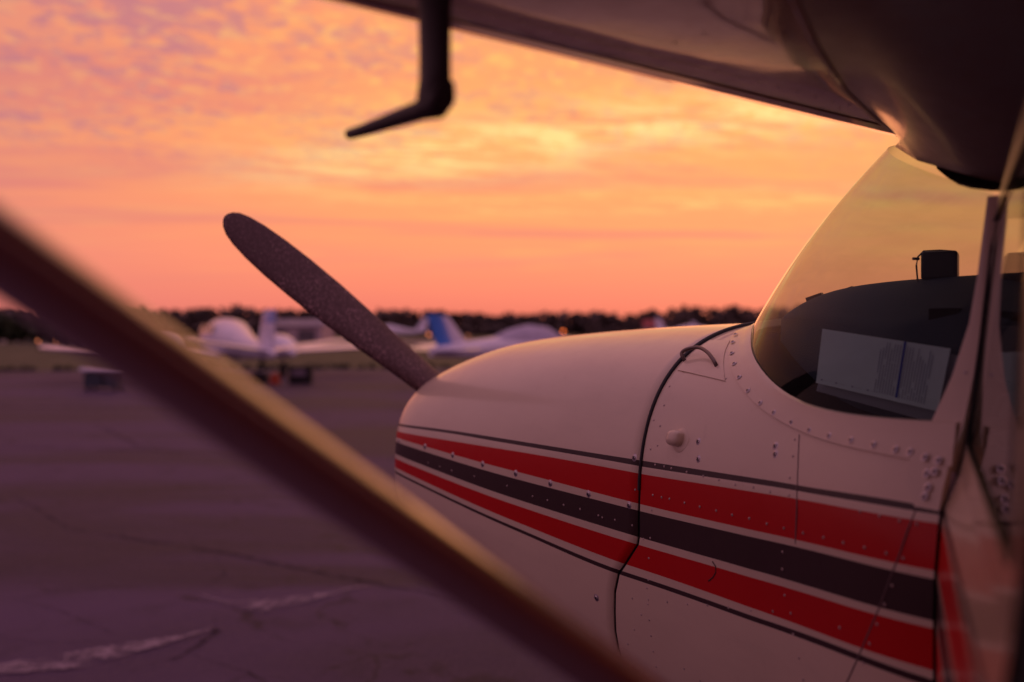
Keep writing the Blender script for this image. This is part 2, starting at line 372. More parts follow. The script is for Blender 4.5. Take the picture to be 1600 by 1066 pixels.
# ------------------------------------------------------------------ far woodland
mb = MB()
def clump(mb, cx, cy, cz, rx, ry, rz, n, size, mi=0):
    for _ in range(n):
        while True:
            a, b, c = (random.uniform(-1, 1) for _ in range(3))
            if a*a+b*b+c*c < 1: break
        p = Vector((cx+a*rx, cy+b*ry, cz+c*rz)); s_ = size*random.uniform(.6, 1.4)
        q = Matrix.Rotation(random.uniform(0, 6.28), 3, Vector((random.uniform(-1, 1), random.uniform(-1, 1), random.uniform(-1, 1))).normalized())
        mb.add([p+q @ Vector((-s_, -s_, 0)), p+q @ Vector((s_, -s_*.6, 0)), p+q @ Vector((s_*.7, s_, 0)), p+q @ Vector((-s_*.8, s_*.8, 0))], [(0, 1, 2, 3)], mi)
x = -210
while x < 230:
    y = 330+18*math.sin(x*.021)+random.uniform(-8, 8)
    w_ = 518-(489+random.uniform(-1.5, 2)+1+(4 if -20 < x < 45 else 0)+(-5 if x > 52 else 0)-(5 if -92 < x < -78 or x < -135 else 0))
    if 36 < x < 42: w_ -= 7
    h = CAM_Z+w_/1555.6*y+1.0
    wd = random.uniform(2.6, 5)
    clump(mb, x, y, h*.52, wd, 4, h*.50, 110, .95)
    clump(mb, x+random.uniform(-1, 1), y-4, h*.25, wd*1.2, 3, h*.25, 45, .9)
    x += wd*random.uniform(.65, 1.0)
tag(mb.build('woodland', LEAF, smooth=False), kind='stuff')
mb = MB()       # the darker hedge at the far left, nearer
x = -95
while x < -44:
    clump(mb, x, 118, 1.9, 2.4, 1.6, 1.8, 60, .5); x += 1.9
tag(mb.build('hedge', BUSHM, smooth=False), 'dark green hedge at far left behind the grass strip', 'hedge')

# ------------------------------------------------------------------ the near high-wing aircraft
def lerp_tab(tab, x):
    if x <= tab[0][0]: return tab[0][1]
    for i in range(len(tab)-1):
        a, b = tab[i], tab[i+1]
        if x <= b[0]:
            # smooth monotone-ish (Catmull-Rom) interpolation
            p0 = tab[i-1] if i > 0 else a
            p3 = tab[i+2] if i+2 < len(tab) else b
            h = b[0]-a[0]; u = (x-a[0])/h
            d = (b[1]-a[1])/h
            m1 = (b[1]-p0[1])/(b[0]-p0[0]) if i > 0 else d
            m2 = (p3[1]-a[1])/(p3[0]-a[0]) if i+2 < len(tab) else d
            if m1*d <= 0: m1 = 0
            if m2*d <= 0: m2 = 0
            m1 = max(-3*abs(d), min(3*abs(d), m1)); m2 = max(-3*abs(d), min(3*abs(d), m2))
            return ((2*u**3-3*u**2+1)*a[1]+(u**3-2*u**2+u)*h*m1+(-2*u**3+3*u**2)*b[1]+(u**3-u**2)*h*m2)
    return tab[-1][1]
HALF = [(0.0,.262),(.012,.315),(.03,.346),(.06,.370),(.10,.383),(.2,.393),(.5,.412),(1.0,.43),(1.3,.485),(1.61,.57),(2.2,.59),(3.0,.56),(4.2,.42)]
TOPZ = [(0.0,1.300),(.012,1.325),(.03,1.345),(.06,1.362),(.1,1.378),(.2,1.408),(.32,1.432),(.5,1.448),(.75,1.461),(1.0,1.468),(1.3,1.47),(4.2,1.47)]
BOTZ = [(0.0,.94),(.012,.915),(.03,.90),(.06,.885),(.15,.85),(.3,.79),(.6,.70),(1.0,.65),(1.6,.62),(3.0,.64),(4.2,.85)]
ZC = 1.12
def half(s): return lerp_tab(HALF, s)
def topz(s): return lerp_tab(TOPZ, s)
def botz(s): return lerp_tab(BOTZ, s)
def skin_t(s, z):
    if z >= ZC: q = min(1, (z-ZC)/(topz(s)-ZC)); n = 3.0
    else: q = min(1, (ZC-z)/(ZC-botz(s))); n = 2.6
    return half(s)*max(0, 1-q**n)**(1/n)
def seam_s(z):
    tab = [(.6,.915),(.935,.918),(1.035,.935),(1.10,.996),(1.115,1.0),(1.6,1.0)]
    if z <= tab[0][0]: return tab[0][1]
    for a, b in zip(tab, tab[1:]):
        if z <= b[0]: return a[1]+(b[1]-a[1])*(z-a[0])/(b[0]-a[0])
    return 1.0

DATA = {"e0": [[0.0779, 1.2278], [0.4106, 1.2367], [1.0031, 1.2403], [1.3699, 1.2534], [1.5155, 1.2618], [1.618, 1.265]], "e1": [[0.0856, 1.222], [0.4125, 1.2301], [1.0013, 1.2308], [1.3714, 1.2464], [1.5171, 1.2543], [1.6192, 1.2581]], "e2": [[0.1, 1.2096], [0.6389, 1.218], [1.0063, 1.2191], [1.2565, 1.2298], [1.4554, 1.2413], [1.6191, 1.2494]], "e3": [[0.1063, 1.1942], [0.6428, 1.1792], [1.0048, 1.1705], [1.2613, 1.1788], [1.4613, 1.1915], [1.6164, 1.201]], "e4": [[0.1114, 1.1835], [0.6434, 1.1651], [1.0051, 1.1592], [1.2616, 1.1692], [1.4618, 1.183], [1.6161, 1.1921]], "e5": [[0.1153, 1.154], [0.6439, 1.1264], [1.0036, 1.1165], [1.2621, 1.1252], [1.4628, 1.1384], [1.6094, 1.1487]], "e6": [[0.1157, 1.143], [0.6439, 1.1141], [0.9831, 1.1039], [1.2621, 1.1142], [1.4628, 1.1289], [1.6087, 1.1405]], "e7": [[0.1201, 1.1208], [0.6435, 1.0821], [0.9547, 1.0651], [1.2616, 1.073], [1.4626, 1.0858], [1.6016, 1.0964]], "e8": [[0.1221, 1.1119], [0.643, 1.0709], [0.9366, 1.0518], [1.2613, 1.0622], [1.4625, 1.0781], [1.5983, 1.0866]], "e9": [[0.122, 1.1066], [0.6427, 1.0646], [0.9326, 1.0445], [1.261, 1.055], [1.474, 1.0713], [1.5982, 1.0785]], "base": [[1.031, 1.4566], [1.1088, 1.4325], [1.1578, 1.4086], [1.2203, 1.3825], [1.2832, 1.3608], [1.3469, 1.3473], [1.4389, 1.3419], [1.5146, 1.3432], [1.5781, 1.3451], [1.6023, 1.3458]], "outer": [[1.0169, 1.4522], [1.0712, 1.43], [1.1079, 1.4084], [1.1412, 1.3903], [1.1807, 1.3707], [1.2273, 1.3504], [1.2786, 1.3338], [1.3486, 1.3188], [1.4072, 1.3122], [1.4598, 1.3094], [1.5329, 1.3077], [1.5745, 1.3065], [1.6113, 1.3062]], "flange_screws": [[1.0556, 1.4414], [1.0812, 1.4291], [1.112, 1.4124], [1.1416, 1.3971], [1.1759, 1.3788], [1.2139, 1.3613], [1.2538, 1.3468], [1.2906, 1.3364], [1.3338, 1.3273], [1.3744, 1.3213], [1.4157, 1.3183], [1.4571, 1.3173], [1.497, 1.3164], [1.5323, 1.3149], [1.5536, 1.3146]], "cowl_screws": [[0.2487, 1.1901], [0.3837, 1.185], [0.5116, 1.1801], [0.6335, 1.1759], [0.7469, 1.171], [0.8612, 1.1671], [0.9739, 1.1645], [0.9809, 1.2429], [0.8762, 0.9888]], "cowl_rivets": [[0.3811, 1.1518], [0.6911, 1.1397], [0.2683, 1.1555], [0.3253, 1.1535], [0.4794, 1.1516], [0.6041, 1.148], [0.7384, 1.1388], [0.7887, 1.1372], [0.8372, 1.1375], [0.7881, 1.1375], [0.8375, 1.1368], [0.8897, 1.1339], [0.9007, 1.132], [0.936, 1.134], [0.9828, 1.1326], [0.9891, 1.1917]], "body_rivets": [[1.0177, 1.3601], [1.0259, 1.3304], [1.0123, 1.306], [1.0324, 1.2982], [1.02, 1.2606], [1.0361, 1.268], [1.0369, 1.2377], [1.0607, 1.2377], [1.0797, 1.2373], [1.0251, 1.3883], [1.0614, 1.3861], [1.0965, 1.384], [1.1205, 1.3813], [1.1426, 1.3776], [1.1048, 1.3968], [1.0836, 1.4103], [1.068, 1.3991], [1.0399, 1.4006], [1.0104, 1.4025], [1.1195, 1.2368], [1.1617, 1.2362], [1.2008, 1.2359], [1.2394, 1.235], [1.2798, 1.2372], [1.3162, 1.2366], [1.3565, 1.2383], [1.3466, 1.308], [1.3516, 1.2873], [1.3533, 1.26], [1.0361, 1.1898], [1.0594, 1.1896], [1.08, 1.1903], [1.1193, 1.1904], [1.1582, 1.1908], [1.1988, 1.1919], [1.2366, 1.1922], [1.2758, 1.1943], [1.3138, 1.194], [1.3509, 1.1952], [1.3913, 1.1973], [1.4322, 1.2001], [1.469, 1.2018], [1.349, 1.1641], [1.3493, 1.1419], [1.0126, 1.1156], [1.0308, 1.1205], [1.0269, 1.0876], [1.0243, 1.0525], [0.9783, 1.0115], [1.0219, 1.0197], [1.0729, 1.0284], [1.1262, 1.0388], [1.1774, 1.0502], [1.229, 1.0604], [1.2809, 1.0701], [1.3288, 1.0817], [1.3672, 1.0899], [1.3544, 1.1097], [1.4651, 1.1009], [0.9995, 0.9894], [0.9751, 0.9584], [0.9494, 0.9261], [1.3827, 1.0376], [1.3897, 1.0125], [1.3716, 1.0644], [1.0345, 1.1657], [1.4938, 1.2422], [1.5255, 1.243], [1.5555, 1.2429], [1.5796, 1.2437], [1.4695, 1.2017], [1.5061, 1.204], [1.5405, 1.2049], [1.5652, 1.2047], [1.5507, 1.1718], [1.5399, 1.1486], [1.4648, 1.1009], [1.5285, 1.1233], [1.5165, 1.0982], [1.5059, 1.0727]], "body_screws": [[1.1367, 1.2844], [1.1445, 1.2594], [1.3107, 1.2961], [1.3146, 1.2859], [1.5772, 1.3108], [1.5952, 1.3095], [1.5851, 1.2954], [1.5941, 1.2984], [1.5906, 1.2819], [1.5887, 1.2727]], "plate": [[0.9827, 1.3855], [1.1389, 1.3749], [1.1507, 1.374], [1.1498, 1.3777], [1.0911, 1.411], [1.026, 1.4349]], "panel_line": [[1.3526, 1.3151], [1.3591, 1.2987], [1.3665, 1.2755], [1.371, 1.2544], [1.3758, 1.2207], [1.3765, 1.1805]], "panel_line2": [[1.5711, 1.3041], [1.5777, 1.2637], [1.5594, 1.2062], [1.5322, 1.1427], [1.4954, 1.0723], [1.4657, 1.0221]], "bump": [1.0845, 0.4252, 1.2828], "bump_base": [1.0944, 0.4268, 1.2828], "handle": [[0.9784, 0.3316, 1.4022], [0.9505, 0.3091, 1.4156], [0.9625, 0.3041, 1.4191], [0.9858, 0.3073, 1.4184], [1.0273, 0.3207, 1.4128], [1.0637, 0.3375, 1.4043], [1.0899, 0.3531, 1.395]], "scratch": [[1.1913, 1.1171], [1.1994, 1.1119], [1.1994, 1.1034], [1.1931, 1.0949], [1.1815, 1.0865]]}
AC = empty('high_wing_aircraft', (-.016, 2.68, 0), R(-55))
tag(AC, 'cream high-wing propeller aeroplane with red and dark brown stripes filling the foreground', 'aeroplane')
def P(s, t, z): return Vector((s, -t, z))       # local x runs aft from the propeller, y to starboard
def nrm(s, z, off=0):
    """skin point and outward normal on the port side"""
    e = .004
    t0 = skin_t(s, z); a = Vector((2*e, -(skin_t(s+e, z)-skin_t(s-e, z)), 0)); b = Vector((0, -(skin_t(s, z+e)-skin_t(s, z-e)), 2*e))
    n = a.cross(b).normalized()
    if n.y > 0: n = -n
    return P(s, t0, z)+n*off, n
def interp(tab, x):
    if x <= tab[0][0]: 
        (x0, y0), (x1, y1) = tab[0], tab[1]; return y0+(y1-y0)*(x-x0)/(x1-x0)*.6
    if x >= tab[-1][0]: return tab[-1][1]
    for a, b in zip(tab, tab[1:]):
        if x <= b[0]: return a[1]+(b[1]-a[1])*(x-a[0])/(b[0]-a[0])
EDG = [[tuple(p) for p in DATA['e%d' % i]] for i in range(10)]
def edge_z(i, s): return lerp_tab(EDG[i], s) if s > EDG[i][0][0] else interp(EDG[i], s)
STRIPE = [DARK, CREAM, RED, CREAM, DARK, CREAM, RED, CREAM, DARK]
def sec_point(s, w):
    """lower skin: w 0 at the belly, 1 at the lowest stripe edge"""
    z9 = edge_z(9, s); zb = botz(s); q9 = (ZC-z9)/(ZC-zb); th9 = math.asin(min(1, max(0, q9))**.8)
    th = math.pi/2+(th9-math.pi/2)*w; q = math.sin(th)**1.25
    z = ZC-(ZC-zb)*min(1, q); return (s, skin_t(s, z) if w > 0 else 0, z)
BASE = sorted([tuple(p) for p in DATA['base']])     # windscreen foot, (s, z) seen from the side
def foot_z(s):
    if s < BASE[0][0]: return None
    return interp(BASE, s)
def up_point(s, w, side=1):
    """upper skin: w 0 at the top stripe edge, 1 at the crown or the windscreen foot"""
    z0 = edge_z(0, s); h = topz(s)-ZC; th0 = math.asin(min(1, max(0, (z0-ZC)/h)))
    fz = foot_z(s); thm = math.pi/2 if fz is None else math.asin(min(1, (fz-ZC)/h))
    # close the foot smoothly on to the crown
    if fz is None and s > 1.0: pass
    th = th0+(thm-th0)*w; z = ZC+h*math.sin(th); return (s, skin_t(s, z), z)
def shell(name, s_of, ncol, off=0, parent=AC, upper_n=22, lower_n=16, starboard=True):
    """one skin panel wrapped round the section; s_of(u, z) gives the station"""
    rows = []; mi = []
    def row(fn):
        r_ = []
        for j in range(ncol+1):
            u = j/ncol; z = 1.1; s = 0
            for _ in range(6):
                s = s_of(u, z); p = fn(s); z = p[2]
            r_.append(P(*p))
        return r_
    for i in range(lower_n+1): rows.append(row(lambda s, w=i/lower_n: sec_point(s, w)))
    mi += [0]*lower_n
    for i in range(8, -1, -1):
        rows.append(row(lambda s, i=i: (s, skin_t(s, edge_z(i, s)), edge_z(i, s)))); mi.append(i)
    for i in range(1, upper_n+1): rows.append(row(lambda s, w=i/upper_n: up_point(s, w)))
    mi += [9]*upper_n
    table = {0: 0, 9: 0}
    for i in range(9): table[i+100] = {CREAM: 0, RED: 1, DARK: 2}[STRIPE[i]]
    mb = MB()
    for k in range(len(rows)-1):
        m = 0
        if lower_n <= k < lower_n+9: m = table[100+(8-(k-lower_n))]
        mb.grid([rows[k], rows[k+1]], m)
        if starboard: mb.grid([[Vector((p.x, -p.y, p.z)) for p in r_] for r_ in (rows[k], rows[k+1])], m)
    o = mb.build(name, [CREAM, RED, DARK], parent, sharp=None)
    bm = bmesh.new(); bm.from_mesh(o.data); bmesh.ops.remove_doubles(bm, verts=bm.verts, dist=1e-5)
    bmesh.ops.recalc_face_normals(bm, faces=bm.faces); bm.to_mesh(o.data); bm.free()
    return o
GAP = .0035
def s_cowl(u, z):
    e = seam_s(z)-GAP; return .0+(e-.0)*(u**1.6 if u < 1 else 1)
cowl = shell('engine_cowling', s_cowl, 60)
def cowl_lip(o):
    sm = o.modifiers.new('thick', 'SOLIDIFY'); sm.thickness = .003; sm.offset = -1
cowl_lip(cowl)
# nose bowl front: closes the cowling, with the two cooling inlets
mb = MB(); ring = []
for i in range(17): ring.append(sec_point(0, i/16))
for i in range(1, 23): ring.append(up_point(0, i/22)) 
port = [P(*p) for p in ring]; full = port+[Vector((p.x, -p.y, p.z)) for p in port[::-1]][1:-1]
rr = [full]
c0 = Vector((0, 0, 1.13))
for k, dx_ in ((.93, -.012), (.75, -.02), (.4, -.022), (.12, -.022)):
    rr.append([Vector((dx_, (p.y-c0.y)*k, c0.z+(p.z-c0.z)*k)) for p in full])
mb.loft(rr, 0, caps=False); mb.build('nose_bowl', CREAM, AC)
for sgn in (-1, 1):
    mb = MB(); rg = []
    for dx_, k in ((-.030, 1), (-.020, .9), (.0, .86)):
        rg.append([Vector((dx_, sgn*.215+math.cos(a)*.085*k, 1.19+math.sin(a)*.055*k)) for a in [2*math.pi*i/24 for i in range(24)]])
    mb.loft(rg, 0); mb.build('cooling_inlet', BLACKRUB, AC)
def s_body(u, z):
    e = seam_s(z)+GAP; return e+(1.606-e)*u
body = shell('forward_fuselage', s_body, 56)
# rubber seal lying in the cowl joint
mb = MB()
for sg in (1, -1):
    a, b = [], []
    for i in range(90):
        z = .66+(1.467-.66)*(1-(1-i/89)**1.0); s = seam_s(z); 
        q, n = nrm(s-.016, min(z, topz(s)-.0004), -.004); a.append(q); q, n = nrm(s+.016, min(z, topz(s)-.0004), -.004); b.append(q)
    a.append(P(.984, 0, topz(.984)-.004)); b.append(P(1.016, 0, topz(1.016)-.004))
    if sg < 0: a = [Vector((p.x, -p.y, p.z)) for p in a]; b = [Vector((p.x, -p.y, p.z)) for p in b]
    mb.grid([a, b])
mb.build('joint_backing', BLACKRUB, AC)
mb = MB()    # the black bead that shows along the upper joint
pts = []
for i in range(46):
    th = R(12)+(R(90)-R(12))*i/45; z = ZC+(topz(1.0)-ZC)*math.sin(th); 
    q, n = nrm(1.0, min(z, topz(1.)-.0003), .0005); pts.append(q if i < 45 else P(1, 0, topz(1.0)+.0005))
mb.tube(pts+[Vector((p.x, -p.y, p.z)) for p in pts[::-1]][1:], [.0028+.0022*min(1, max(0, (i-10)/20)) for i in range(46)]+[.005]*45, 8)
mb.build('joint_seal', BLACKRUB, AC)

# screws and rivets
def screw(s, z, r=.0042, m=STEEL, parent=cowl, name='screw'):
    q, n = nrm(s, z, 0); mb = MB(); r *= .9; mb.dome((0, 0, 0), n, r, r*.42, 12)
    a = n.orthogonal().normalized(); b = n.cross(a)
    rot = Matrix((a, b, n)).transposed()
    mb.box(n*r*.43, (r*1.2, r*.22, r*.16), rot, 1); mb.box(n*r*.43, (r*.22, r*1.2, r*.16), rot, 1)
    mb.dome((0, 0, 0), n, r*1.45, r*.12, 12)
    o = mb.build(name, [m, BLACKRUB], parent); o.location = q; return o
for s, z in DATA['cowl_screws']: screw(s, z, .0052)
screw(.10, 1.189, .0045)
for s, z in DATA['body_screws']:
    sc = screw(s, z, .0046 if s < 1.5 else .0037, STEEL, body)
    if s > 1.5: q, n = nrm(s, z); sc.location = q+n*.0062
def rivets(name, pts, r, parent, m=None, h=.5):
    mb = MB()
    for s, z in pts:
        q, n = nrm(s, z); mb.dome(q, n, r, r*h, 8)
    o = mb.build(name, m or CREAM, parent); o['kind'] = 'stuff'; return o
RIV = mat('chipped_rivet_paint', (.52, .40, .36), .35, .1, var=.25, vscale=90)
rivets('rivets', DATA['cowl_rivets'], .0019, cowl, RIV)
extra = []
for i in range(14): extra.append((1.02, .70+i*.026))
for i in range(12): extra.append((1.10+i*.04, .93-i*.006))
rivets('rivets', DATA['body_rivets']+extra, .0020, body, RIV)

# windscreen: ruled from the foot line to the wing root, bulged
TOPC = lambda g: (1.262+.346*g**2.6, .456*(g if g < 1 else 1), 1.752-.150*g**2.2)
foot = [(1.030, .0)]+[(s, skin_t(s, z)) for s, z in BASE if s < 1.575]
foot3 = [P(1.018, 0, 1.4672), P(1.02, .1, 1.4655)]+[P(s, skin_t(s, z), z) for s, z in BASE if s < 1.575]+[P(1.572, skin_t(1.572, 1.345), 1.345)]
def resample(pts, n):
    L = [0]
    for a, b in zip(pts, pts[1:]): L.append(L[-1]+(b-a).length)
    out = []
    for i in range(n+1):
        d = L[-1]*i/n; k = 0
        while k < len(L)-2 and L[k+1] < d: k += 1
        u = (d-L[k])/max(1e-9, L[k+1]-L[k]); out.append(pts[k].lerp(pts[k+1], min(1, u)))
    return out
def smooth_pts(p, it=3):
    for _ in range(it): p = [p[0]]+[(p[i-1]+p[i]*2+p[i+1])/4 for i in range(1, len(p)-1)]+[p[-1]]
    return p
NB = 40; ft = smooth_pts(resample(foot3, NB), 4)
EDGE = [(0, 1.572, .508, 1.345), (.22, 1.589, .492, 1.40), (.45, 1.603, .478, 1.459), (.65, 1.606, .468, 1.51), (1, 1.608, .456, 1.602)]
def edge_p(v):
    for a, b in zip(EDGE, EDGE[1:]):
        if v <= b[0]: 
            u = (v-a[0])/(b[0]-a[0]); return P(*(a[k]+(b[k]-a[k])*u for k in (1, 2, 3)))
    return P(*EDGE[-1][1:])
rows = []
NV = 20
for j in range(NV+1):
    v = j/NV; r_ = []
    for i in range(NB+1):
        gq = i/NB; a = ft[i]; b = P(*TOPC(gq)); p = a.lerp(b, v)
        out = Vector((-(1-gq*.75), -gq*.9, .55*(1-gq*.6))).normalized()
        p = p+out*.078*v*(1-v)*(1-gq**6)
        if gq > .7: p = p.lerp(edge_p(v), ((gq-.7)/.3)**3)
        r_.append(p)
    rows.append([Vector((p.x, -p.y, p.z)) for p in r_[::-1]][:-1]+r_)
mb = MB(); mb.grid(rows); ws = mb.build('windscreen', PERSPEX, AC, sharp=None)
# flange strip riveted round the foot
OUT = sorted([tuple(p) for p in DATA['outer']])
outer3 = resample([P(1.006, 0, 1.468), P(1.008, .10, 1.4665)]+[P(s, skin_t(s, z), z) for s, z in OUT], NB)
outer3 = smooth_pts(outer3, 3)
inner3 = smooth_pts(resample([P(1.018, 0, 1.4672), P(1.02, .1, 1.4655)]+[P(s, skin_t(s, z), z) for s, z in BASE], NB), 4)
def lift(p, d):
    z = min(p.z, topz(p.x)-.0005)
    if abs(p.y) < .15: return p+Vector((-.1, 0, 1)).normalized()*d
    q, n = nrm(p.x, z); return p+n*d
for sg in (1, -1):
    fl = [[lift(o_, .0002) for o_ in outer3], [lift(o_, .0038) for o_ in outer3]]
    for w in (.25, .5, .75): fl.append([lift(a.lerp(b, w), .0040+.003*w) for a, b in zip(outer3, inner3)])
    fl.append([lift(b, .0085) for b in inner3]); fl.append([lift(b, .0080)+Vector((.004, .004, .0015)) for b in inner3]); fl.append([lift(b, -.002)+Vector((.006, .006, 0)) for b in inner3])
    if sg < 0: fl = [[Vector((p.x, -p.y, p.z)) for p in r_] for r_ in fl]
    mb = MB(); mb.grid(fl); band = mb.build('windscreen_flange', CREAM, AC, sharp=50)
    if sg > 0: band_port = band
for s, z in DATA['flange_screws']:
    sc = screw(s, z, .0036, STEEL, band_port); q, n = nrm(s, z); sc.location = q+n*.0044

# windscreen post between screen and door
mb = MB(); rowsP = []
PL = [(1.60, 1.601, 1.614), (1.51, 1.600, 1.612), (1.459, 1.597, 1.611), (1.40, 1.584, 1.609), (1.345, 1.566, 1.608), (1.31, 1.556, 1.607), (1.285, 1.557, 1.607), (1.262, 1.576, 1.607)]
for z, s0, s1 in PL:
    tt = .456+(.51-.456)*(1.58-z)/.255 if z > 1.345 else skin_t(1.6, z)
    tt0 = tt if z > 1.345 else skin_t(s0, z)
    rowsP.append([P(s0, tt0-.006, z), P(s0, tt0+.0045, z), P((s0+s1)/2, (tt0+tt)/2+.0055, z), P(s1, tt+.0045, z), P(s1, tt-.02, z)])
mb.grid(rowsP); mb.build('door_post', CREAM, AC, sharp=30)
mb = MB(); mb.tube([P(1.611, .450, 1.60), P(1.611, .462, 1.55), P(1.611, .495, 1.40), P(1.611, .510, 1.33), P(1.609, .545, 1.26), P(1.609, .566, 1.18), P(1.609, .568, 1.10), P(1.609, skin_t(1.609, .95)-.003, .95)], [.0018, .0018, .0018, .0016, .0012, .001, .001, .001], 8)
mb.build('door_seal', BLACKRUB, AC)
for z, s in ((1.405, 1.600), (1.37, 1.592), (1.335, 1.598)):
    tt = .456+(.51-.456)*(1.58-z)/.255
    mb = MB(); mb.dome(P(s, tt+.0045, z), (0, -1, 0), .0025, .0015); mb.build('screw', STEEL, AC)
# hinge
mb = MB(); mb.tube([P(1.602, .532, 1.300), P(1.603, .537, 1.270)], .0075, 12); mb.tube([P(1.602, .535, 1.255), P(1.603, .540, 1.235)], .0075, 12)
mb.box(P(1.594, .536, 1.268), (.02, .006, .05)); mb.build('door_hinge', mat('hinge_enamel', (.62, .52, .60), .35, coat=.3), AC)

# grab handle and its doubler plate
PLT = DATA['plate']
def ppatch(pts, off, name, m, parent):
    mb = MB(); P0 = [nrm(s, z, off)[0] for s, z in pts]; P1 = [nrm(s, z, -.001)[0] for s, z in pts]
    c = sum(P0, Vector())/len(P0); n = len(P0)
    mb.add(P0+P1, [tuple(range(n))]+[(i, (i+1) % n, n+(i+1) % n, n+i) for i in range(n)])
    return mb.build(name, m, parent, sharp=20)
def plate_grid(s0a, s0b, s1a, s1b, za, zb, off, name, m, parent, n=10):
    mb = MB(); rows = []
    for j in range(n+1):
        v = j/n; z = za+(zb-za)*v; r_ = []
        for i in range(n+1):
            u = i/n; sa_ = s0a+(s1a-s0a)*v; sb_ = s0b+(s1b-s0b)*v; s = sa_+(sb_-sa_)*u
            dz_ = (0.012*(1-u))*(1-v); o_ = off if 0 < i < n and 0 < j < n else off
            r_.append(nrm(s, z+dz_, o_)[0])
        rows.append(r_)
    lo = [nrm(0, 0, 0)] if False else None
    mb.grid(rows)
    rim = rows[0]+[r_[-1] for r_ in rows[1:]]+rows[-1][::-1][1:]+[r_[0] for r_ in rows[::-1][1:]]
    mb.grid([rim, [p+Vector((0, .003, -.001)) for p in rim]])
    return mb.build(name, m, parent, sharp=30)
plate = plate_grid(1.012, 1.146, 1.012, 1.062, 1.3735, 1.434, .0016, 'handle_plate', CREAM, body)
hp = DATA['handle']; 
def off_skin(s, z, d): return nrm(s, z, d)[0]
path = [off_skin(1.012, 1.4005, -.002), off_skin(1.008, 1.402, .007), off_skin(1.006, 1.405, .0125), off_skin(1.016, 1.409, .0145), off_skin(1.04, 1.411, .015), off_skin(1.068, 1.406, .014), off_skin(1.088, 1.400, .011), off_skin(1.098, 1.396, .006), off_skin(1.100, 1.394, -.002)]
pp = []
for i in range(len(path)-1):
    p0 = path[max(i-1, 0)]; p1 = path[i]; p2 = path[i+1]; p3 = path[min(i+2, len(path)-1)]
    for k in range(5):
        u = k/5; pp.append(.5*((2*p1)+(-p0+p2)*u+(2*p0-5*p1+4*p2-p3)*u*u+(-p0+3*p1-3*p2+p3)*u**3))
mb = MB(); mb.tube(pp+[path[-1]], .0032, 10); mb.build('grab_handle', DULLMET, AC, sharp=None)
# fuel drain bump on its round base
s, t, z = DATA['bump']
q, n = nrm(s+.008, z-.001, .0); mb = MB(); mb.dome(q, n, .0195, .0015, 28); mb.build('vent_base', CREAM, body)
q, n = nrm(s, z, .0); mb = MB(); rr = []
for k, (r_, h) in enumerate(((1, 0), (1, .45), (.93, .72), (.75, .92), (.42, 1.03), (.1, 1.06))):
    a_ = Vector((1, .0, 0)); a_ = (a_-n*a_.dot(n)).normalized(); b_ = n.cross(a_)
    rr.append([q+n*.015*h+a_*math.copysign(abs(math.cos(w))**.7, math.cos(w))*.0165*r_+b_*math.copysign(abs(math.sin(w))**.7, math.sin(w))*.0125*r_ for w in [2*math.pi*i/28 for i in range(28)]])
mb.loft(rr); mb.build('vent_cap', CREAM, body, sharp=60)
# panel joints: narrow dark grooves standing as laps in the sheet
def lap(pts, name='panel_joint', w=.0010, off=.0006, m=None):
    q = []
    for (s0, z0), (s1, z1) in zip(pts, pts[1:]):
        for k in range(8): q.append((s0+(s1-s0)*k/8, z0+(z1-z0)*k/8))
    q.append(pts[-1]); mb = MB(); mb.tube([nrm(s, z, off*.2)[0] for s, z in q], w, 6, squash=.5, up=Vector((0, -1, 0)))
    return mb.build(name, m or mat('joint_grime', (.16, .10, .10), .6), body)
lap([tuple(p) for p in DATA['panel_line']]); lap([tuple(p) for p in DATA['panel_line2']])
lap([tuple(p) for p in DATA['scratch']], 'scratch', .0012, m=DARK)

# cowl deck, glare shield and cabin interior
mb = MB(); rows = []
for j in range(16):
    s = 1.035+(1.60-1.035)*j/15; fz = foot_z(s); tw = skin_t(s, fz)-.022; r_ = []
    for i in range(-12, 13):
        u = i/12; r_.append(P(s, u*tw, (fz-.012)+(.010)*(1-u*u)))
    rows.append(r_)
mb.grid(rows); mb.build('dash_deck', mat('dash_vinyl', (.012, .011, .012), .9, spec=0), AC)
mb = MB(); rows = []
def gz(s, t):
    c = (s-1.06)/(1.50-1.06); crown = 1.482+.050*(1-math.exp(-(s-1.05)/.07))
    w = .20+.10*c; e = abs(t+.03)/w
    drop = 0 if e < .6 else (min(1.6, e)-.6)**2*.16
    return crown-drop
for j in range(25):
    s = 1.06+.44*j/24; r_ = []; tw = .16+.19*min(1, (j/24)*1.3)**.7
    for i in range(-20, 21):
        t = i/20*tw; z = gz(s, t)
        if abs(i) == 20: z = min(z, 1.33)
        r_.append(P(s, t-.0, z))
    rows.append(r_)
r_ = [Vector((p.x+.022, p.y, p.z-.012)) for p in rows[-1]]; rows.append(r_)
rows.append([Vector((p.x-.004, p.y, p.z-.035)) for p in r_])
mb.grid(rows); gs = mb.build('glare_shield', INTERIOR, AC, sharp=60)
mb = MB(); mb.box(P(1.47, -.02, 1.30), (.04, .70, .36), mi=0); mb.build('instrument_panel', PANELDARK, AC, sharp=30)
mb = MB()
for (s0, t0_, z0) in ((1.492, .22, 1.42), (1.492, .12, 1.42), (1.492, .02, 1.42), (1.492, .22, 1.33), (1.492, .12, 1.33), (1.492, .02, 1.33)):
    mb.tube([P(s0, t0_, z0), P(s0+.012, t0_, z0)], .038, 18)
mb.build('gauge', PLASTIC, AC)
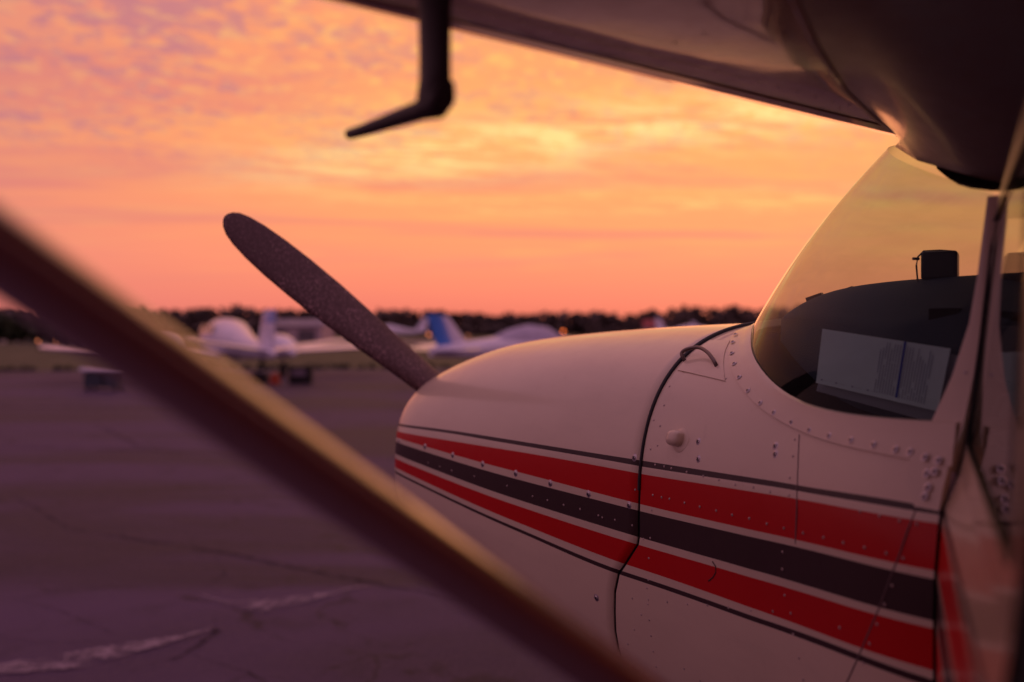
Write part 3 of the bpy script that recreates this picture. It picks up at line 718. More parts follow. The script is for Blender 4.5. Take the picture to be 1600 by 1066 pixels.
# compass: smoked box in a wire bail
comp = MB(); a_ = R(0); rot = Matrix.Rotation(R(28), 3, 'Z')
cpos = P(1.350, .142, 1.548); comp.box(cpos, (.050, .054, .042), rot); compo = comp.build('compass', PLASTIC, AC, sharp=30)
bv = compo.modifiers.new('b', 'BEVEL'); bv.width = .004; bv.segments = 3
mb = MB(); a1 = rot @ Vector((0, 1, 0))
sidev = Vector((-.30, -.95, 0)).normalized()
wp = [cpos+sidev*.040+Vector((0, 0, -.030)), cpos+sidev*.043+Vector((0, 0, .0)), cpos+sidev*.040+Vector((0, 0, .013)), cpos+sidev*.030+Vector((0, 0, .0215)), cpos+sidev*.0+Vector((0, 0, .0235)), cpos-sidev*.028+Vector((0, 0, .0225))]
mb.tube(wp, .0014, 8); mb.tube([cpos+sidev*.0385+Vector((0, 0, .010)), cpos+sidev*.049+Vector((0, 0, .010))], .0022, 8)
mb.build('wire_bail', DULLMET, compo)
for s, t, z in ((1.112, .13, 1.5085), (1.155, .105, 1.5185)):
    mb = MB(); mb.box(P(s, t, z), (.028, .012, .006), Matrix.Rotation(R(20), 3, 'Z') @ Matrix.Rotation(R(-18), 3, 'Y')); mb.build('defroster_clip', PLASTIC, AC, smooth=False)
# cabin: starboard wall, floor, headliner, seats
mb = MB()
mb.grid([[P(s, -skin_t(s, z)+.02, z) for s in (1.03, 1.2, 1.4, 1.6, 2.0, 2.6, 3.2)] for z in (.75, .9, 1.1, 1.25, 1.32)])
mb.grid([[P(s, skin_t(s, z)-.02, z) for s in (1.03, 1.2, 1.4, 1.6)] for z in (.75, .9, 1.1, 1.25, 1.325)])
mb.grid([[P(1.03, t, z) for t in (-.34, 0, .34)] for z in (.75, 1.1, 1.34)])
mb.grid([[P(s, t, .78) for s in (1.03, 1.6, 2.4, 3.2)] for t in (-.55, 0, .55)])
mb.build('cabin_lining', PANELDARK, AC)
for tt in (.26, -.26):
    mb = MB(); mb.box(P(2.15, tt, .98), (.46, .42, .16)); mb.box(P(2.40, tt, 1.22), (.12, .42, .46), Matrix.Rotation(R(12), 3, 'Y')); o = mb.build('seat', mat('seat_cloth', (.06, .03, .025), .9), AC, sharp=30)
    b_ = o.modifiers.new('b', 'BEVEL'); b_.width = .03; b_.segments = 3

# aft fuselage beyond the door, belly and starboard side
def bx_(s): return s
mb = MB(); rows = []
for i in range(25):
    th = math.pi*2*i/24; rows.append([P(s, math.copysign(abs(math.sin(th))**.7, math.sin(th))*w, c+math.copysign(abs(math.cos(th))**.7, math.cos(th))*h) for s, w, c, h in ((2.62, .56, 1.13, .50), (3.2, .53, 1.13, .46), (4.2, .38, 1.16, .36), (5.4, .22, 1.20, .24), (6.6, .09, 1.24, .14))])
mb.grid(rows); mb.build('rear_fuselage', CREAM, AC)
mb = MB()
mb.grid([[P(s, t, z) for s in (1.61, 2.1, 2.62)] for t, z in ((.56, .95), (.50, .74), (.3, .64), (0, .62), (-.3, .64), (-.50, .74), (-.585, .95), (-.59, 1.12), (-.56, 1.28), (-.52, 1.345))])
mb.build('belly_skin', CREAM, AC)
for s0, t0_, t1_, r0_ in ((2.62, -.50, -.46, .03), (1.62, -.50, -.455, .012), (2.62, .50, .46, .03)):
    mb = MB(); mb.tube([P(s0, t0_, 1.34), P(s0, t1_, 1.62)], r0_, 8); mb.build('cabin_post', CREAM, AC)
# tail feathers, landing gear
mb = MB(); fin = []
for z, s0, s1, w in ((1.30, 5.3, 6.5, .035), (1.7, 5.75, 6.7, .03), (2.35, 6.3, 6.95, .015)):
    fin.append([P(s0, 0, z), P(s0+.1, w, z), P((s0+s1)/2, w, z), P(s1, .004, z), P((s0+s1)/2, -w, z), P(s0+.1, -w, z)])
mb.loft(fin); mb.build('tail_fin', CREAM, AC, sharp=30)
for sg in (1, -1):
    mb = MB(); q = []
    for t, s0, s1, w in ((.08, 5.9, 6.7, .03), (1.7, 6.1, 6.65, .015)):
        q.append([P(s0, t*sg, 1.3), P(s0+.1, t*sg, 1.3+w), P(s1, t*sg, 1.3), P(s0+.1, t*sg, 1.3-w)])
    mb.loft(q); mb.build('tailplane', CREAM, AC, sharp=30)
    mb = MB(); mb.tube([P(2.2, .45*sg, .68), P(2.25, .8*sg, .5), P(2.28, 1.15*sg, .2)], [.04, .03, .022], 10, squash=.5); mb.build('gear_leg', CREAM, AC)
    mb = MB(); w0 = P(2.28, 1.22*sg, .2)
    mb.loft([[w0+Vector((math.cos(a)*r_, y_, math.sin(a)*r_)) for a in [2*math.pi*i/28 for i in range(28)]] for r_, y_ in ((.10, -.06), (.17, -.07), (.2, -.03), (.2, .03), (.17, .07), (.10, .06))]); mb.build('wheel', TYRE, AC)
mb = MB(); mb.tube([P(.52, 0, .72), P(.40, 0, .17)], .03, 10); mb.build('nose_gear_leg', STEEL, AC)
mb = MB(); w0 = P(.40, 0, .17)
mb.loft([[w0+Vector((math.cos(a)*r_, y_, math.sin(a)*r_)) for a in [2*math.pi*i/28 for i in range(28)]] for r_, y_ in ((.08, -.055), (.14, -.06), (.17, -.03), (.17, .03), (.14, .06), (.08, .055))]); mb.build('nose_wheel', TYRE, AC)

# wing
WINGP = paint('reflection_tinted_wing_enamel', (.35, .115, .035), .16, 0, 1, .5, .05)  # cream wing's warm reflections and shade put into base colour; mottling is grime
LES, LEZ = 1.30, 1.766
def wing_z(t): return LEZ+.03*(t-.24)
PROF = [(0, 0), (.008, -.013), (.022, -.024), (.05, -.037), (.085, -.043), (.10, -.0445), (.115, -.048), (.2, -.0585), (.3, -.0585), (.4, -.062), (.7, -.058), (1.0, -.044), (1.3, -.026), (1.6, -.004),
        (1.6, .004), (1.3, .048), (1.0, .088), (.7, .115), (.4, .12), (.2, .098), (.10, .070), (.05, .047), (.022, .028), (.008, .015)]
for sg in (1, -1):
    mb = MB(); secs = []
    ts = [.0, .24, .45, .7, 1.0, 1.3, 1.6, 1.9, 2.3, 2.8, 3.5, 4.4, 5.1, 5.2]
    for t in ts:
        k = 1 if t < 5.15 else .5; taper = 1 if t < 2.6 else 1-(t-2.6)*.10
        secs.append([P(LES+(1-taper)*.5+x*taper*k, sg*t, wing_z(t)+z*taper*k) for x, z in PROF])
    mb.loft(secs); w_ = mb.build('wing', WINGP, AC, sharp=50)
    if sg > 0: wing = w_
# leading-edge joint strip, stringer laps and rivet rows under the port wing
mb = MB()
for x_, dz_ in ((.085, -.0445), (.62, -.060)):
    mb.grid([[P(LES+x_+d, t, wing_z(t)+dz_-hh) for t in (.3, 1, 1.7, 2.4)] for d, hh in ((0, 0), (0, .0022), (.02, .0030), (.02, 0))])
mb.build('skin_lap', WINGP, wing, sharp=30)
mb = MB()
def under(x):
    for (a, za), (b, zb) in zip(PROF[:14], PROF[1:14]):
        if x <= b: return za+(zb-za)*(x-a)/(b-a)
    return 0
for x_ in (.095, .16, .35, .6, .64):
    for i in range(60):
        t = .35+i*.032; mb.dome(P(LES+x_, t, wing_z(t)+under(x_)-.001), (0, 0, -1), .0015, .0006, 6)
for t in (.5, .85, 1.2, 1.55, 1.9):
    for i in range(34):
        x_ = .1+i*.038; mb.dome(P(LES+x_, t, wing_z(t)+under(x_)-.0005), (0, 0, -1), .0015, .0006, 6)
o = mb.build('rivets', CREAM, wing); o['kind'] = 'stuff'
for t in (.575, .645, .72, .47):
    mb = MB(); mb.dome(P(LES+.045, t, wing_z(t)-.0335), (-.15, 0, -1), .0030, .0016, 10); mb.build('screw', BLACKRUB, wing)
# wing root fairing, flaring aft over the cabin door
outer = [(1.33, .10), (1.375, .27), (1.44, .43), (1.52, .60), (1.60, .75), (1.69, .90), (1.85, 1.02), (2.1, 1.10), (2.5, 1.12)]
inner = [(1.275, .05, 1.752), (1.36, .27, 1.712), (1.46, .37, 1.668), (1.56, .43, 1.632), (1.62, .455, 1.612), (1.75, .47, 1.605), (1.9, .475, 1.605), (2.1, .475, 1.605), (2.5, .475, 1.61)]
mb = MB(); rows = []
for w in [i/10 for i in range(11)]:
    r_ = []
    for (s0, t0_), (s1, t1, z1) in zip(outer, inner):
        z0 = wing_z(t0_)+under(max(0, s0-LES))-.003; a = P(s0, t0_, z0); b = P(s1, t1, min(z1, z0+.0))
        p = a.lerp(b, w); p.z = a.z+(b.z-a.z)*w**1.6; r_.append(p)
    rows.append(r_)
rows.append([p+Vector((0, .012, .0)) for p in rows[-1]]); rows.append([p+Vector((0, 0, .05)) for p in rows[-1]])
mb.grid(rows); rf = mb.build('wing_root_fairing', paint('dark_fairing_enamel', (.26, .17, .13), .2, 0, .6, .4), AC, sharp=50)  # fairing base darker than the cream skin, with heavier grime mottling
mb = MB(); mb.tube([P(s0, t0_, wing_z(t0_)+under(max(0, s0-LES))-.003) for s0, t0_ in outer], .004, 6, squash=.6); mb.build('fairing_edge', WINGP, rf)
mb = MB()      # headliner and front spar cover, dark, behind the top of the screen
rows = []
for i in range(-12, 13):
    u = i/12; r_ = []
    for s, z, w in ((1.36, 1.742, .20), (1.395, 1.718, .245), (1.43, 1.688, .292), (1.465, 1.660, .335), (1.50, 1.641, .368), (1.53, 1.627, .395), (1.56, 1.617, .42), (1.60, 1.607, .447), (1.8, 1.605, .455), (2.6, 1.605, .455)):
        r_.append(P(s, u*w, z+.02*(1-u*u)))
    rows.append(r_)
mb.grid(rows); mb.build('headliner', mat('headliner_brown', (.045, .025, .022), .8), AC)

# pitot tube under the port wing
mb = MB(); ps, pt = 1.537, 1.130; zt = wing_z(pt)+under(ps-LES)
def oval(s, t, z, a, b): return [P(s+math.cos(w)*a, t+math.sin(w)*b, z) for w in [2*math.pi*i/20 for i in range(20)]]
PZ = 1.628
rings = [oval(ps, pt, zt+.01, .027, .009), oval(ps, pt, zt-.02, .023, .0075), oval(ps, pt, 1.672, .0215, .007), oval(ps-.0, pt, 1.646, .0215, .007)]
mb.loft(rings)
path = [P(ps+.020, pt, 1.638), P(ps+.016, pt, 1.630), P(ps+.006, pt, 1.627), P(ps-.02, pt, 1.6255), P(ps-.125, pt, 1.6265), P(ps-.150, pt, 1.6275), P(ps-.154, pt, 1.6275)]
mb.loft([[p+Vector((0, math.cos(w)*r_, math.sin(w)*r2)) for w in [2*math.pi*i/16 for i in range(16)]] for p, r_, r2 in zip(path, (.006, .009, .0095, .0075, .0052, .0048, .003), (.004, .010, .013, .0085, .0052, .0048, .003))])
mb.loft([oval(ps, pt, 1.650, .0215, .007), oval(ps-.001, pt, 1.638, .0215, .009), oval(ps-.002, pt, 1.631, .022, .009)])
mb.build('pitot_tube', mat('pitot_dark_metal', (.045, .025, .025), .5, .3), AC, sharp=50)

# wing strut
STRUTP = paint('strut_brown_sky_tint', (.28, .075, .020), .1, 0, 1, 1.0, .05); STRUTP.node_tree.nodes['Principled BSDF'].inputs['Coat IOR'].default_value = 1.8  # orange of the mirrored sky is put into the brown base colour
mb = MB(); A_ = P(1.75, .47, .762); B_ = P(1.75, 1.90, 1.802); dvec = (B_-A_).normalized(); up_ = Vector((0, dvec.z, -dvec.y)); 
if up_.z < 0: up_ = -up_
def strut_ring(c, L=.043, T=.0150):
    r_ = []
    for i in range(32):
        w = 2*math.pi*i/32; x_ = math.cos(w); y_ = math.sin(w)*(1-.28*x_)
        r_.append(c+Vector((1, 0, 0))*x_*L+up_*y_*T)
    return r_
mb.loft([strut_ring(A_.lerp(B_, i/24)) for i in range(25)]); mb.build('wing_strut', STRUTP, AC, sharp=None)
mb = MB(); mb.loft([strut_ring(B_-dvec*.10, .062, .028), strut_ring(B_-dvec*.02, .07, .034), strut_ring(B_+dvec*.02, .075, .038)]); mb.build('strut_fairing', STRUTP, AC)

# door, standing open towards the camera
DL = .62
def DLz(z): return .63+(z-1.286)*.23 if z < 1.43 else .663+(z-1.43)*.6
def dpos(z, r_, off=0):
    th = [(1.60, .452), (1.58, .456), (1.345, .506), (1.30, .528)]+[(q_, skin_t(1.606, q_)+.001) for q_ in (1.26, 1.22, 1.18, 1.14, 1.10, 1.05, 1.0, .95, .9, .85, .80)]
    t = th[-1][1]
    for a, b in zip(th, th[1:]):
        if z >= b[0]: t = b[1]+(a[1]-b[1])*(z-b[0])/(a[0]-b[0]); break
    ang = math.atan2(1.524-t, 2.2045-1.611)-R(DOOR_OFF)
    d = Vector((math.cos(ang), -math.sin(ang), 0)); n = Vector((-math.sin(ang), -math.cos(ang), 0))
    return P(1.6105, t, z)+d*(r_+.001)+n*off
DOOR_OFF = 2.0
WZ0, WZ1, WR0, WR1 = 1.330, 1.572, .003, .595
zs = [.80, .9, 1.0]+[edge_z(i, 1.60) for i in range(9, -1, -1)]+[1.30, WZ0]
mb = MB()
for k in range(len(zs)-1):
    m = 0
    if 3 <= k < 12: m = {CREAM: 0, RED: 1, DARK: 2}[STRIPE[8-(k-3)]]
    mb.grid([[dpos(z, DLz(z)*i/16) for i in range(17)] for z in (zs[k], zs[k+1])], m)
def dgrid(z0, z1, r0, r1, off=0, n=8): return [[dpos(z0+(z1-z0)*j/n, r0+(r1-r0)*i/n, off) for i in range(n+1)] for j in range(n+1)]
mb.grid(dgrid(WZ0, WZ1, 0, WR0)); mb.grid([[dpos(WZ0+(WZ1-WZ0)*j/8, WR1+(DLz(WZ0+(WZ1-WZ0)*j/8)-WR1)*i/4) for i in range(5)] for j in range(9)]); mb.grid([[dpos(WZ1+.028*j/4, DLz(WZ1+.028*j/4)*i/8) for i in range(9)] for j in range(5)])
door = mb.build('cabin_door', [CREAM, RED, DARK], AC, sharp=30)
mb = MB(); zz = [.80, .9, 1.0, 1.1, 1.15, 1.2, 1.25, 1.3, WZ0]
mb.grid([[dpos(z, DLz(z)*i/16, -.028) for i in range(17)] for z in zz])
mb.grid([[dpos(z, DLz(z), o_) for z in zz+[1.4, 1.45, 1.5, 1.6]] for o_ in (0, -.028)])
mb.grid([[dpos(WZ0-.001, WR0+(WR1-WR0)*i/8, o_) for i in range(9)] for o_ in (-.003, -.028)])
mb.grid([[dpos(WZ1+.001, WR0+(WR1-WR0)*i/8, o_) for i in range(9)] for o_ in (-.003, -.028)])
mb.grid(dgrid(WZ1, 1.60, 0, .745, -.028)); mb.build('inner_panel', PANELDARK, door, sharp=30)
mb = MB(); mb.grid(dgrid(WZ0-.002, WZ1+.002, WR0-.002, WR1+.004, -.0012)); mb.build('door_window', PERSPEX, door, sharp=None)
mb = MB(); mb.tube([dpos(z, DLz(z)+.004, -.010) for z in (.80, .95, 1.1, 1.15, 1.2, 1.25, 1.3, 1.36, 1.4, 1.50, 1.60)], .006, 10); mb.build('edge_seal', BLACKRUB, door)
mb = MB(); q = [(WZ0, WR0), (WZ0, WR1), (WZ1, WR1), (WZ1, WR0), (WZ0, WR0)]; pts = []
for (z0, r0), (z1, r1) in zip(q, q[1:]): pts += [dpos(z0+(z1-z0)*k/8, r0+(r1-r0)*k/8, .001) for k in range(8)]
mb.tube(pts+[pts[0]], .0014, 6); mb.build('window_gasket', BLACKRUB, door)
mb = MB(); mb.box(dpos(1.13, .58, .012), (.09, .02, .02), Matrix.Rotation(-R(57), 3, 'Z')); mb.build('door_handle', STEEL, door, sharp=30)

# propeller
PR = empty('propeller', (0, 0, 0)); bpy.data.objects.remove(PR)
HUBZ, PS = 1.168, -.05
mb = MB(); hub_rings = [[P(PS+x_, math.sin(w)*r_, HUBZ+math.cos(w)*r_) for w in [2*math.pi*i/32 for i in range(32)]] for x_, r_ in ((.035, .15), (-.04, .15), (-.10, .135), (-.16, .105), (-.21, .06), (-.235, .02), (-.24, .003))]
mb.loft(hub_rings); prop = mb.build('propeller', CREAM, AC, sharp=50)
ang0 = math.atan2(.547, .7507)
RW = [(.08, .030, .030), (.16, .036, .024), (.25, .043, .017), (.36, .0480, .013), (.48, .0545, .010), (.60, .0590, .008), (.70, .0585, .007), (.78, .0550, .006), (.84, .0490, .005), (.88, .0415, .004), (.905, .033, .0035), (.92, .022, .003), (.928, .010, .002), (.930, .002, .001)]
for kk in (0, 1):
    a = ang0+math.pi*kk; er = Vector((0, -math.cos(a), math.sin(a))); ec = Vector((0, math.sin(a), math.cos(a)))
    mb = MB(); rings = []
    for r_, hw, th in RW:
        beta = R(34-22*min(1, r_/.9)); ch = ec*math.cos(beta)+Vector((1, 0, 0))*math.sin(beta)*(-1); nn = er.cross(ch).normalized()
        hw2 = hw/math.cos(beta)
        c = P(PS, 0, HUBZ)+er*r_+ec*(-.002)
        ring = []
        for i in range(28):
            w = 2*math.pi*i/28; x_ = math.cos(w); y_ = math.sin(w)
            ring.append(c+ch*x_*hw2+nn*th*y_*(1-.3*x_))
        rings.append(ring)
    mb.loft(rings); mb.build('blade', BLADE, prop, sharp=None)

# papers lying in the windscreen: things of their own
PM = AC.matrix_basis.copy() if False else Matrix.Translation((-.016, 2.68, 0)) @ Matrix.Rotation(R(-55), 4, 'Z')
def W(s, t, z): return PM @ P(s, t, z)
def leaf(name, cs, m, thick=.0012, parent=None, bow=.0, off=0):
    """a sheet between four corners (tl, tr, br, bl), with thickness and a slight bow"""
    mb = MB(); tl, tr, br, bl = cs; n = (tr-tl).cross(bl-tl).normalized(); rows = []
    for j in range(7):
        rows.append([tl.lerp(tr, i/12).lerp(bl.lerp(br, i/12), j/6)+n*(bow*math.sin(math.pi*i/12)+off) for i in range(13)])
    mb.grid(rows); back = [[p+n*thick for p in r_] for r_ in rows]; mb.grid(back)
    rim = lambda R_: R_[0]+[r_[-1] for r_ in R_[1:]]+R_[-1][::-1][1:]+[r_[0] for r_ in R_[::-1][1:]]
    mb.grid([rim(rows), rim(back)])
    return mb.build(name, m, parent, sharp=40), n
def paper_thing(name, cs, label, m, prints=True, off=0):
    org = sum(cs, Vector())/4; org.z = min(c.z for c in cs)
    root = empty(name, org); tag(root, label, 'paper chart')
    cl = [c-org for c in cs]
    o, n = leaf('sheet', cl, m, parent=root)
    if prints:
        tl, tr, br, bl = cl
        def at(u, v, o_=-.0006): return tl.lerp(tr, u).lerp(bl.lerp(br, u), v)+n*o_
        mb = MB()
        for c0_, c1, v0, v1 in ((.50, .655, .06, .92), (.70, .91, .08, .93)):
            u = c0_
            while u < c1:
                v = v0+random.uniform(0, .25)*(random.random() < .3)
                while v < v1:
                    L = random.uniform(.25, .8); e = min(v1, v+L)
                    mb.add([at(u, v), at(u+.0065, v), at(u+.0065, e), at(u, e)], [(0, 1, 2, 3)]); v = e+random.choice([.015, .03, .03, .10])
                u += .021
        for u in (.04, .17, .31, .44):
            mb.add([at(u, .905), at(u+.02, .90), at(u+.02, .93), at(u, .935)], [(0, 1, 2, 3)]); mb.add([at(u+.03, .915), at(u+.09, .918), at(u+.09, .923), at(u+.03, .92)], [(0, 1, 2, 3)])
        t_ = mb.build('printed_text', PRINT, root, smooth=False); t_['kind'] = 'stuff'
        mb = MB(); mb.add([at(.668, .0, -.0008), at(.686, .0, -.0008), at(.690, .93, -.0008), at(.672, .93, -.0008)], [(0, 1, 2, 3)]); mb.build('blue_bar', BLUEINK, root, smooth=False)
    return root
tl, tr, br, bl = W(1.3053, .36, 1.4536), W(1.4986, .36, 1.4284), W(1.4812, .36, 1.3487), W(1.2944, .36, 1.3770)
paper_thing('folded_chart', [tl, tr, br, bl], 'front printed chart with a dark blue bar leaning inside the windscreen', PAPER)
bk = W(0, -.008, 0)-W(0, 0, 0)
paper_thing('paper_sleeve', [tl+bk+W(.010, 0, -.006)-W(0, 0, 0), tr+bk+W(.016, 0, -.010)-W(0, 0, 0), br+bk+W(.012, 0, -.020)-W(0, 0, 0), bl+bk+W(-.006, 0, -.012)-W(0, 0, 0)],
            'plain pale sleeve showing as a border behind and below the printed chart', mat('sleeve_paper', (.30, .33, .44), .6), prints=False)

# ------------------------------------------------------------------ parked aircraft and far things
def ring_(c, ax, side, upv, rw, rh, n=20, e=1.0):
    return [c+side*math.copysign(abs(math.cos(w))**e, math.cos(w))*rw+upv*math.copysign(abs(math.sin(w))**e, math.sin(w))*rh for w in [2*math.pi*i/n for i in range(n)]]
UP = Vector((0, 0, 1))
def body_of(name, secs, m, parent, e=.9):
    mb = MB(); mb.loft([ring_(Vector((x, y, z)), None, Vector((0, 1, 0)), UP, rw, rh, 22, e) for x, y, z, rw, rh in secs]); return mb.build(name, m, parent, sharp=60)
def panel_of(name, secs, m, parent, vertical=False):
    """lifting surface from (x_le, x_te, pos, height, thickness)"""
    mb = MB(); rr = []
    for xl, xt, y, z, th in secs:
        pr = [(0, 0), (.06, .6), (.3, 1), (.7, .55), (1, .05), (.7, -.4), (.3, -.7), (.06, -.5)]
        if vertical: rr.append([Vector((xl+(xt-xl)*u, y+w*th, z)) for u, w in pr])
        else: rr.append([Vector((xl+(xt-xl)*u, y, z+w*th)) for u, w in pr])
    mb.loft(rr); return mb.build(name, m, parent, sharp=50)
def wheel_of(x, y, r, parent, name='wheel', w=.07):
    mb = MB(); mb.loft([[Vector((x+math.cos(a)*q, y+d, r+math.sin(a)*q)) for a in [2*math.pi*i/20 for i in range(20)]] for q, d in ((r*.5, -w), (r*.9, -w), (r, -w*.5), (r, w*.5), (r*.9, w), (r*.5, w))])
    return mb.build(name, TYRE, parent)
def strut_of(a, b, r, parent, name='gear_leg'):
    mb = MB(); mb.tube([a, b], r, 8); return mb.build(name, STEEL, parent)
# twin-engine aircraft seen from behind; local x runs from the nose to the tail
HT = R(-61)
def place_axis(tail, wingc):
    d = (Vector(tail)-Vector(wingc)); return math.atan2(d.y, d.x)
rz = place_axis((-6.30, 26.0, 0), (-9.0, 31.3, 0))
TW = empty('twin_engine_aeroplane', (-9.0, 31.3, 0), rz)
tag(TW, 'white twin-engine low-wing aeroplane with a blue-tipped fin parked at the grass edge', 'aeroplane')
fz = .95
body_of('fuselage', [(-3.9, 0, fz-.05, .04, .04), (-3.5, 0, fz, .25, .22), (-2.4, 0, fz+.08, .46, .42), (-1.3, 0, fz+.18, .58, .52), (-.2, 0, fz+.30, .62, .62), (.9, 0, fz+.30, .60, .58), (2.0, 0, fz+.18, .46, .44), (3.4, 0, fz+.05, .30, .30), (5.0, 0, fz-.05, .17, .19), (6.1, 0, fz-.10, .11, .12), (6.35, 0, fz-.10, .04, .05)], WHITEP, TW)
for sg in (1, -1):
    for x0 in (-1.2, -.4, .4):
        mb = MB(); mb.grid([[Vector((x0+i*.14, sg*(.50+.10*(1-j/3)+.02), fz+.42+j*.10)) for i in range(5)] for j in range(4)]); mb.build('cabin_window', DARKGLASS, TW)
wz = .62
for sg in (1, -1):
    panel_of('wing', [(-.9, .95, .3*sg, wz, .16), (-.7, .85, 2.2*sg, wz+.20, .13), (-.45, .75, 4.9*sg, wz+.32, .12), (-.2, .7, 5.3*sg, wz+.36, .06)], WHITEP, TW)
    nac = body_of('engine_nacelle', [(-1.9, 1.75*sg, wz+.32, .10, .10), (-1.8, 1.75*sg, wz+.32, .34, .30), (-1.1, 1.75*sg, wz+.36, .46, .40), (-.1, 1.75*sg, wz+.36, .46, .38), (.9, 1.75*sg, wz+.28, .34, .27), (1.5, 1.75*sg, wz+.16, .10, .07)], WHITEP, TW)
    for k in (0, 1):
        mb = MB(); a = R(70)+math.pi*k; mb.loft([[Vector((-1.95+x_, 1.75*sg+math.cos(a)*r_-math.sin(a)*c_, wz+.28+math.sin(a)*r_+math.cos(a)*c_)) for x_, c_ in ((0, -w), (.02, 0), (0, w), (-.02, 0))] for r_, w in ((.08, .05), (.5, .07), (.9, .05), (.95, .02))]); mb.build('propeller_blade', TYRE, nac)
    wheel_of(.2, 1.75*sg, .24, TW); strut_of((.2, 1.75*sg, .25), (.2, 1.75*sg, .7), .035, TW)
    panel_of('tailplane', [(5.2, 6.1, .05*sg, fz-.02, .07), (5.45, 6.15, 1.95*sg, fz+.26, .05), (5.6, 6.15, 2.1*sg, fz+.28, .02)], WHITEP, TW)
wheel_of(-2.9, 0, .2, TW, 'nose_wheel'); strut_of((-2.9, 0, .2), (-2.9, 0, .8), .03, TW, 'nose_gear_leg')
panel_of('tail_fin', [(4.3, 6.3, 0, fz-.1, .11), (4.75, 6.4, 0, fz+.5, .075), (4.92, 6.45, 0, fz+.72, .07)], WHITEP, TW, True)
panel_of('fin_tip', [(4.92, 6.46, 0, fz+.725, .075), (5.1, 6.48, 0, fz+1.02, .06), (5.4, 6.45, 0, fz+1.08, .02)], BLUEP, TW, True)
# single-engine aircraft with a blue fin and a fabric cover over its cabin, further right
ax = R(28)     # nose away to the right
SE = empty('low_wing_aeroplane', (.42, 29.1, 0), math.pi+R(52))
tag(SE, 'white low-wing aeroplane with bright blue tail fin beyond the near cowling', 'aeroplane')
body_of('fuselage', [(-2.9, 0, .95, .05, .05), (-2.6, 0, .95, .30, .26), (-1.6, 0, .98, .42, .36), (-.6, 0, 1.02, .50, .40), (.6, 0, 1.0, .48, .38), (1.8, 0, .98, .32, .28), (3.1, 0, .95, .18, .20), (4.1, 0, .92, .08, .12)], WHITEP, SE)
body_of('canopy_cover', [(-1.75, 0, 1.10, .10, .06), (-1.4, 0, 1.17, .40, .17), (-.8, 0, 1.22, .47, .38), (-.1, 0, 1.24, .48, .41), (.6, 0, 1.20, .44, .34), (1.3, 0, 1.14, .32, .20), (2.0, 0, 1.06, .18, .10)], mat('cover_fabric', (.44, .40, .54), .8, var=.12, vscale=3), SE)
for sg in (1, -1):
    panel_of('wing', [(-1.1, .5, .3*sg, .72, .12), (-1.0, .4, 4.2*sg, 1.0, .07)], WHITEP, SE)
    panel_of('tailplane', [(3.2, 4.1, .05*sg, .95, .06), (3.45, 4.15, 1.55*sg, .99, .04)], WHITEP, SE)
    wheel_of(.1, 1.2*sg, .2, SE); strut_of((.1, 1.2*sg, .2), (.1, 1.2*sg, .8), .03, SE)
wheel_of(-2.1, 0, .18, SE, 'nose_wheel'); strut_of((-2.1, 0, .2), (-2.1, 0, .8), .03, SE, 'nose_gear_leg')
panel_of('tail_fin', [(2.5, 3.15, 0, 1.0, .05), (3.45, 3.66, 0, 1.86, .035)], WHITEP, SE, True)
panel_of('rudder', [(3.16, 3.85, 0, 1.0, .048), (3.67, 4.28, 0, 1.90, .034)], BLUEP, SE, True)

# white-topped cart on the apron
CT = empty('ground_cart', (-9.98, 24.4, 0), R(6)); tag(CT, 'low cart with pale slab top and two dark boxes on the apron', 'cart')
mb = MB(); mb.box((0, 0, .53), (.98, .8, .09)); o = mb.build('top_slab', WHITEP, CT, sharp=30); b_ = o.modifiers.new('b', 'BEVEL'); b_.width = .03
for x_, w_ in ((-.20, .42), (.22, .30)):
    mb = MB(); mb.box((x_, 0, .27), (w_, .6, .34)); mb.build('storage_box', mat('dark_blue_grey_box', (.025, .035, .06), .5), CT, sharp=30)
mb = MB(); mb.box((0, .05, .475), (.86, .62, .03)); mb.build('frame', DULLMET, CT, sharp=30)
for x_ in (-.33, .33):
    for y_ in (-.28, .28):
        mb = MB(); mb.tube([(x_-.03, y_, .05), (x_+.03, y_, .05)], .05, 12); mb.build('wheel', TYRE, CT)
# things under the twin's tail
def small(name, loc, rz, label, cat, parts):
    r_ = empty(name, loc, rz); tag(r_, label, cat)
    for nm, m, boxes in parts:
        mb = MB()
        for c, d, tp in boxes: mb.box(c, d, taper=tp)
        o = mb.build(nm, m, r_, sharp=30); b_ = o.modifiers.new('b', 'BEVEL'); b_.width = .015
    return r_
small('wheel_chock', (-6.52, 27.4, 0), .1, 'orange-red chock block beside the dark tyre under the twin', 'chock', [('block', ORANGEP, [((0, 0, .15), (.30, .3, .30), .6)]), ('rope_eye', STEEL, [((0, 0, .315), (.06, .06, .03), 1)])])
small('battery_box', (-5.85, 27.6, 0), .1, 'black equipment box with pale panel standing right of the chock', 'equipment box',
      [('case', TYRE, [((0, 0, .25), (.62, .45, .46), 1)]), ('front_panel', mat('box_panel', (.24, .18, .26), .6), [((-.03, -.235, .31), (.36, .02, .16), 1)]), ('foot', TYRE, [((-.24, 0, .012), (.1, .4, .024), 1)]), ('foot', TYRE, [((.24, 0, .012), (.1, .4, .024), 1)])])
small('tool_case', (-6.98, 27.6, 0), .1, 'squat black case standing left of the orange chock', 'case', [('case', TYRE, [((0, 0, .16), (.42, .35, .32), .92)]), ('grip', STEEL, [((0, 0, .335), (.16, .03, .03), 1)])])

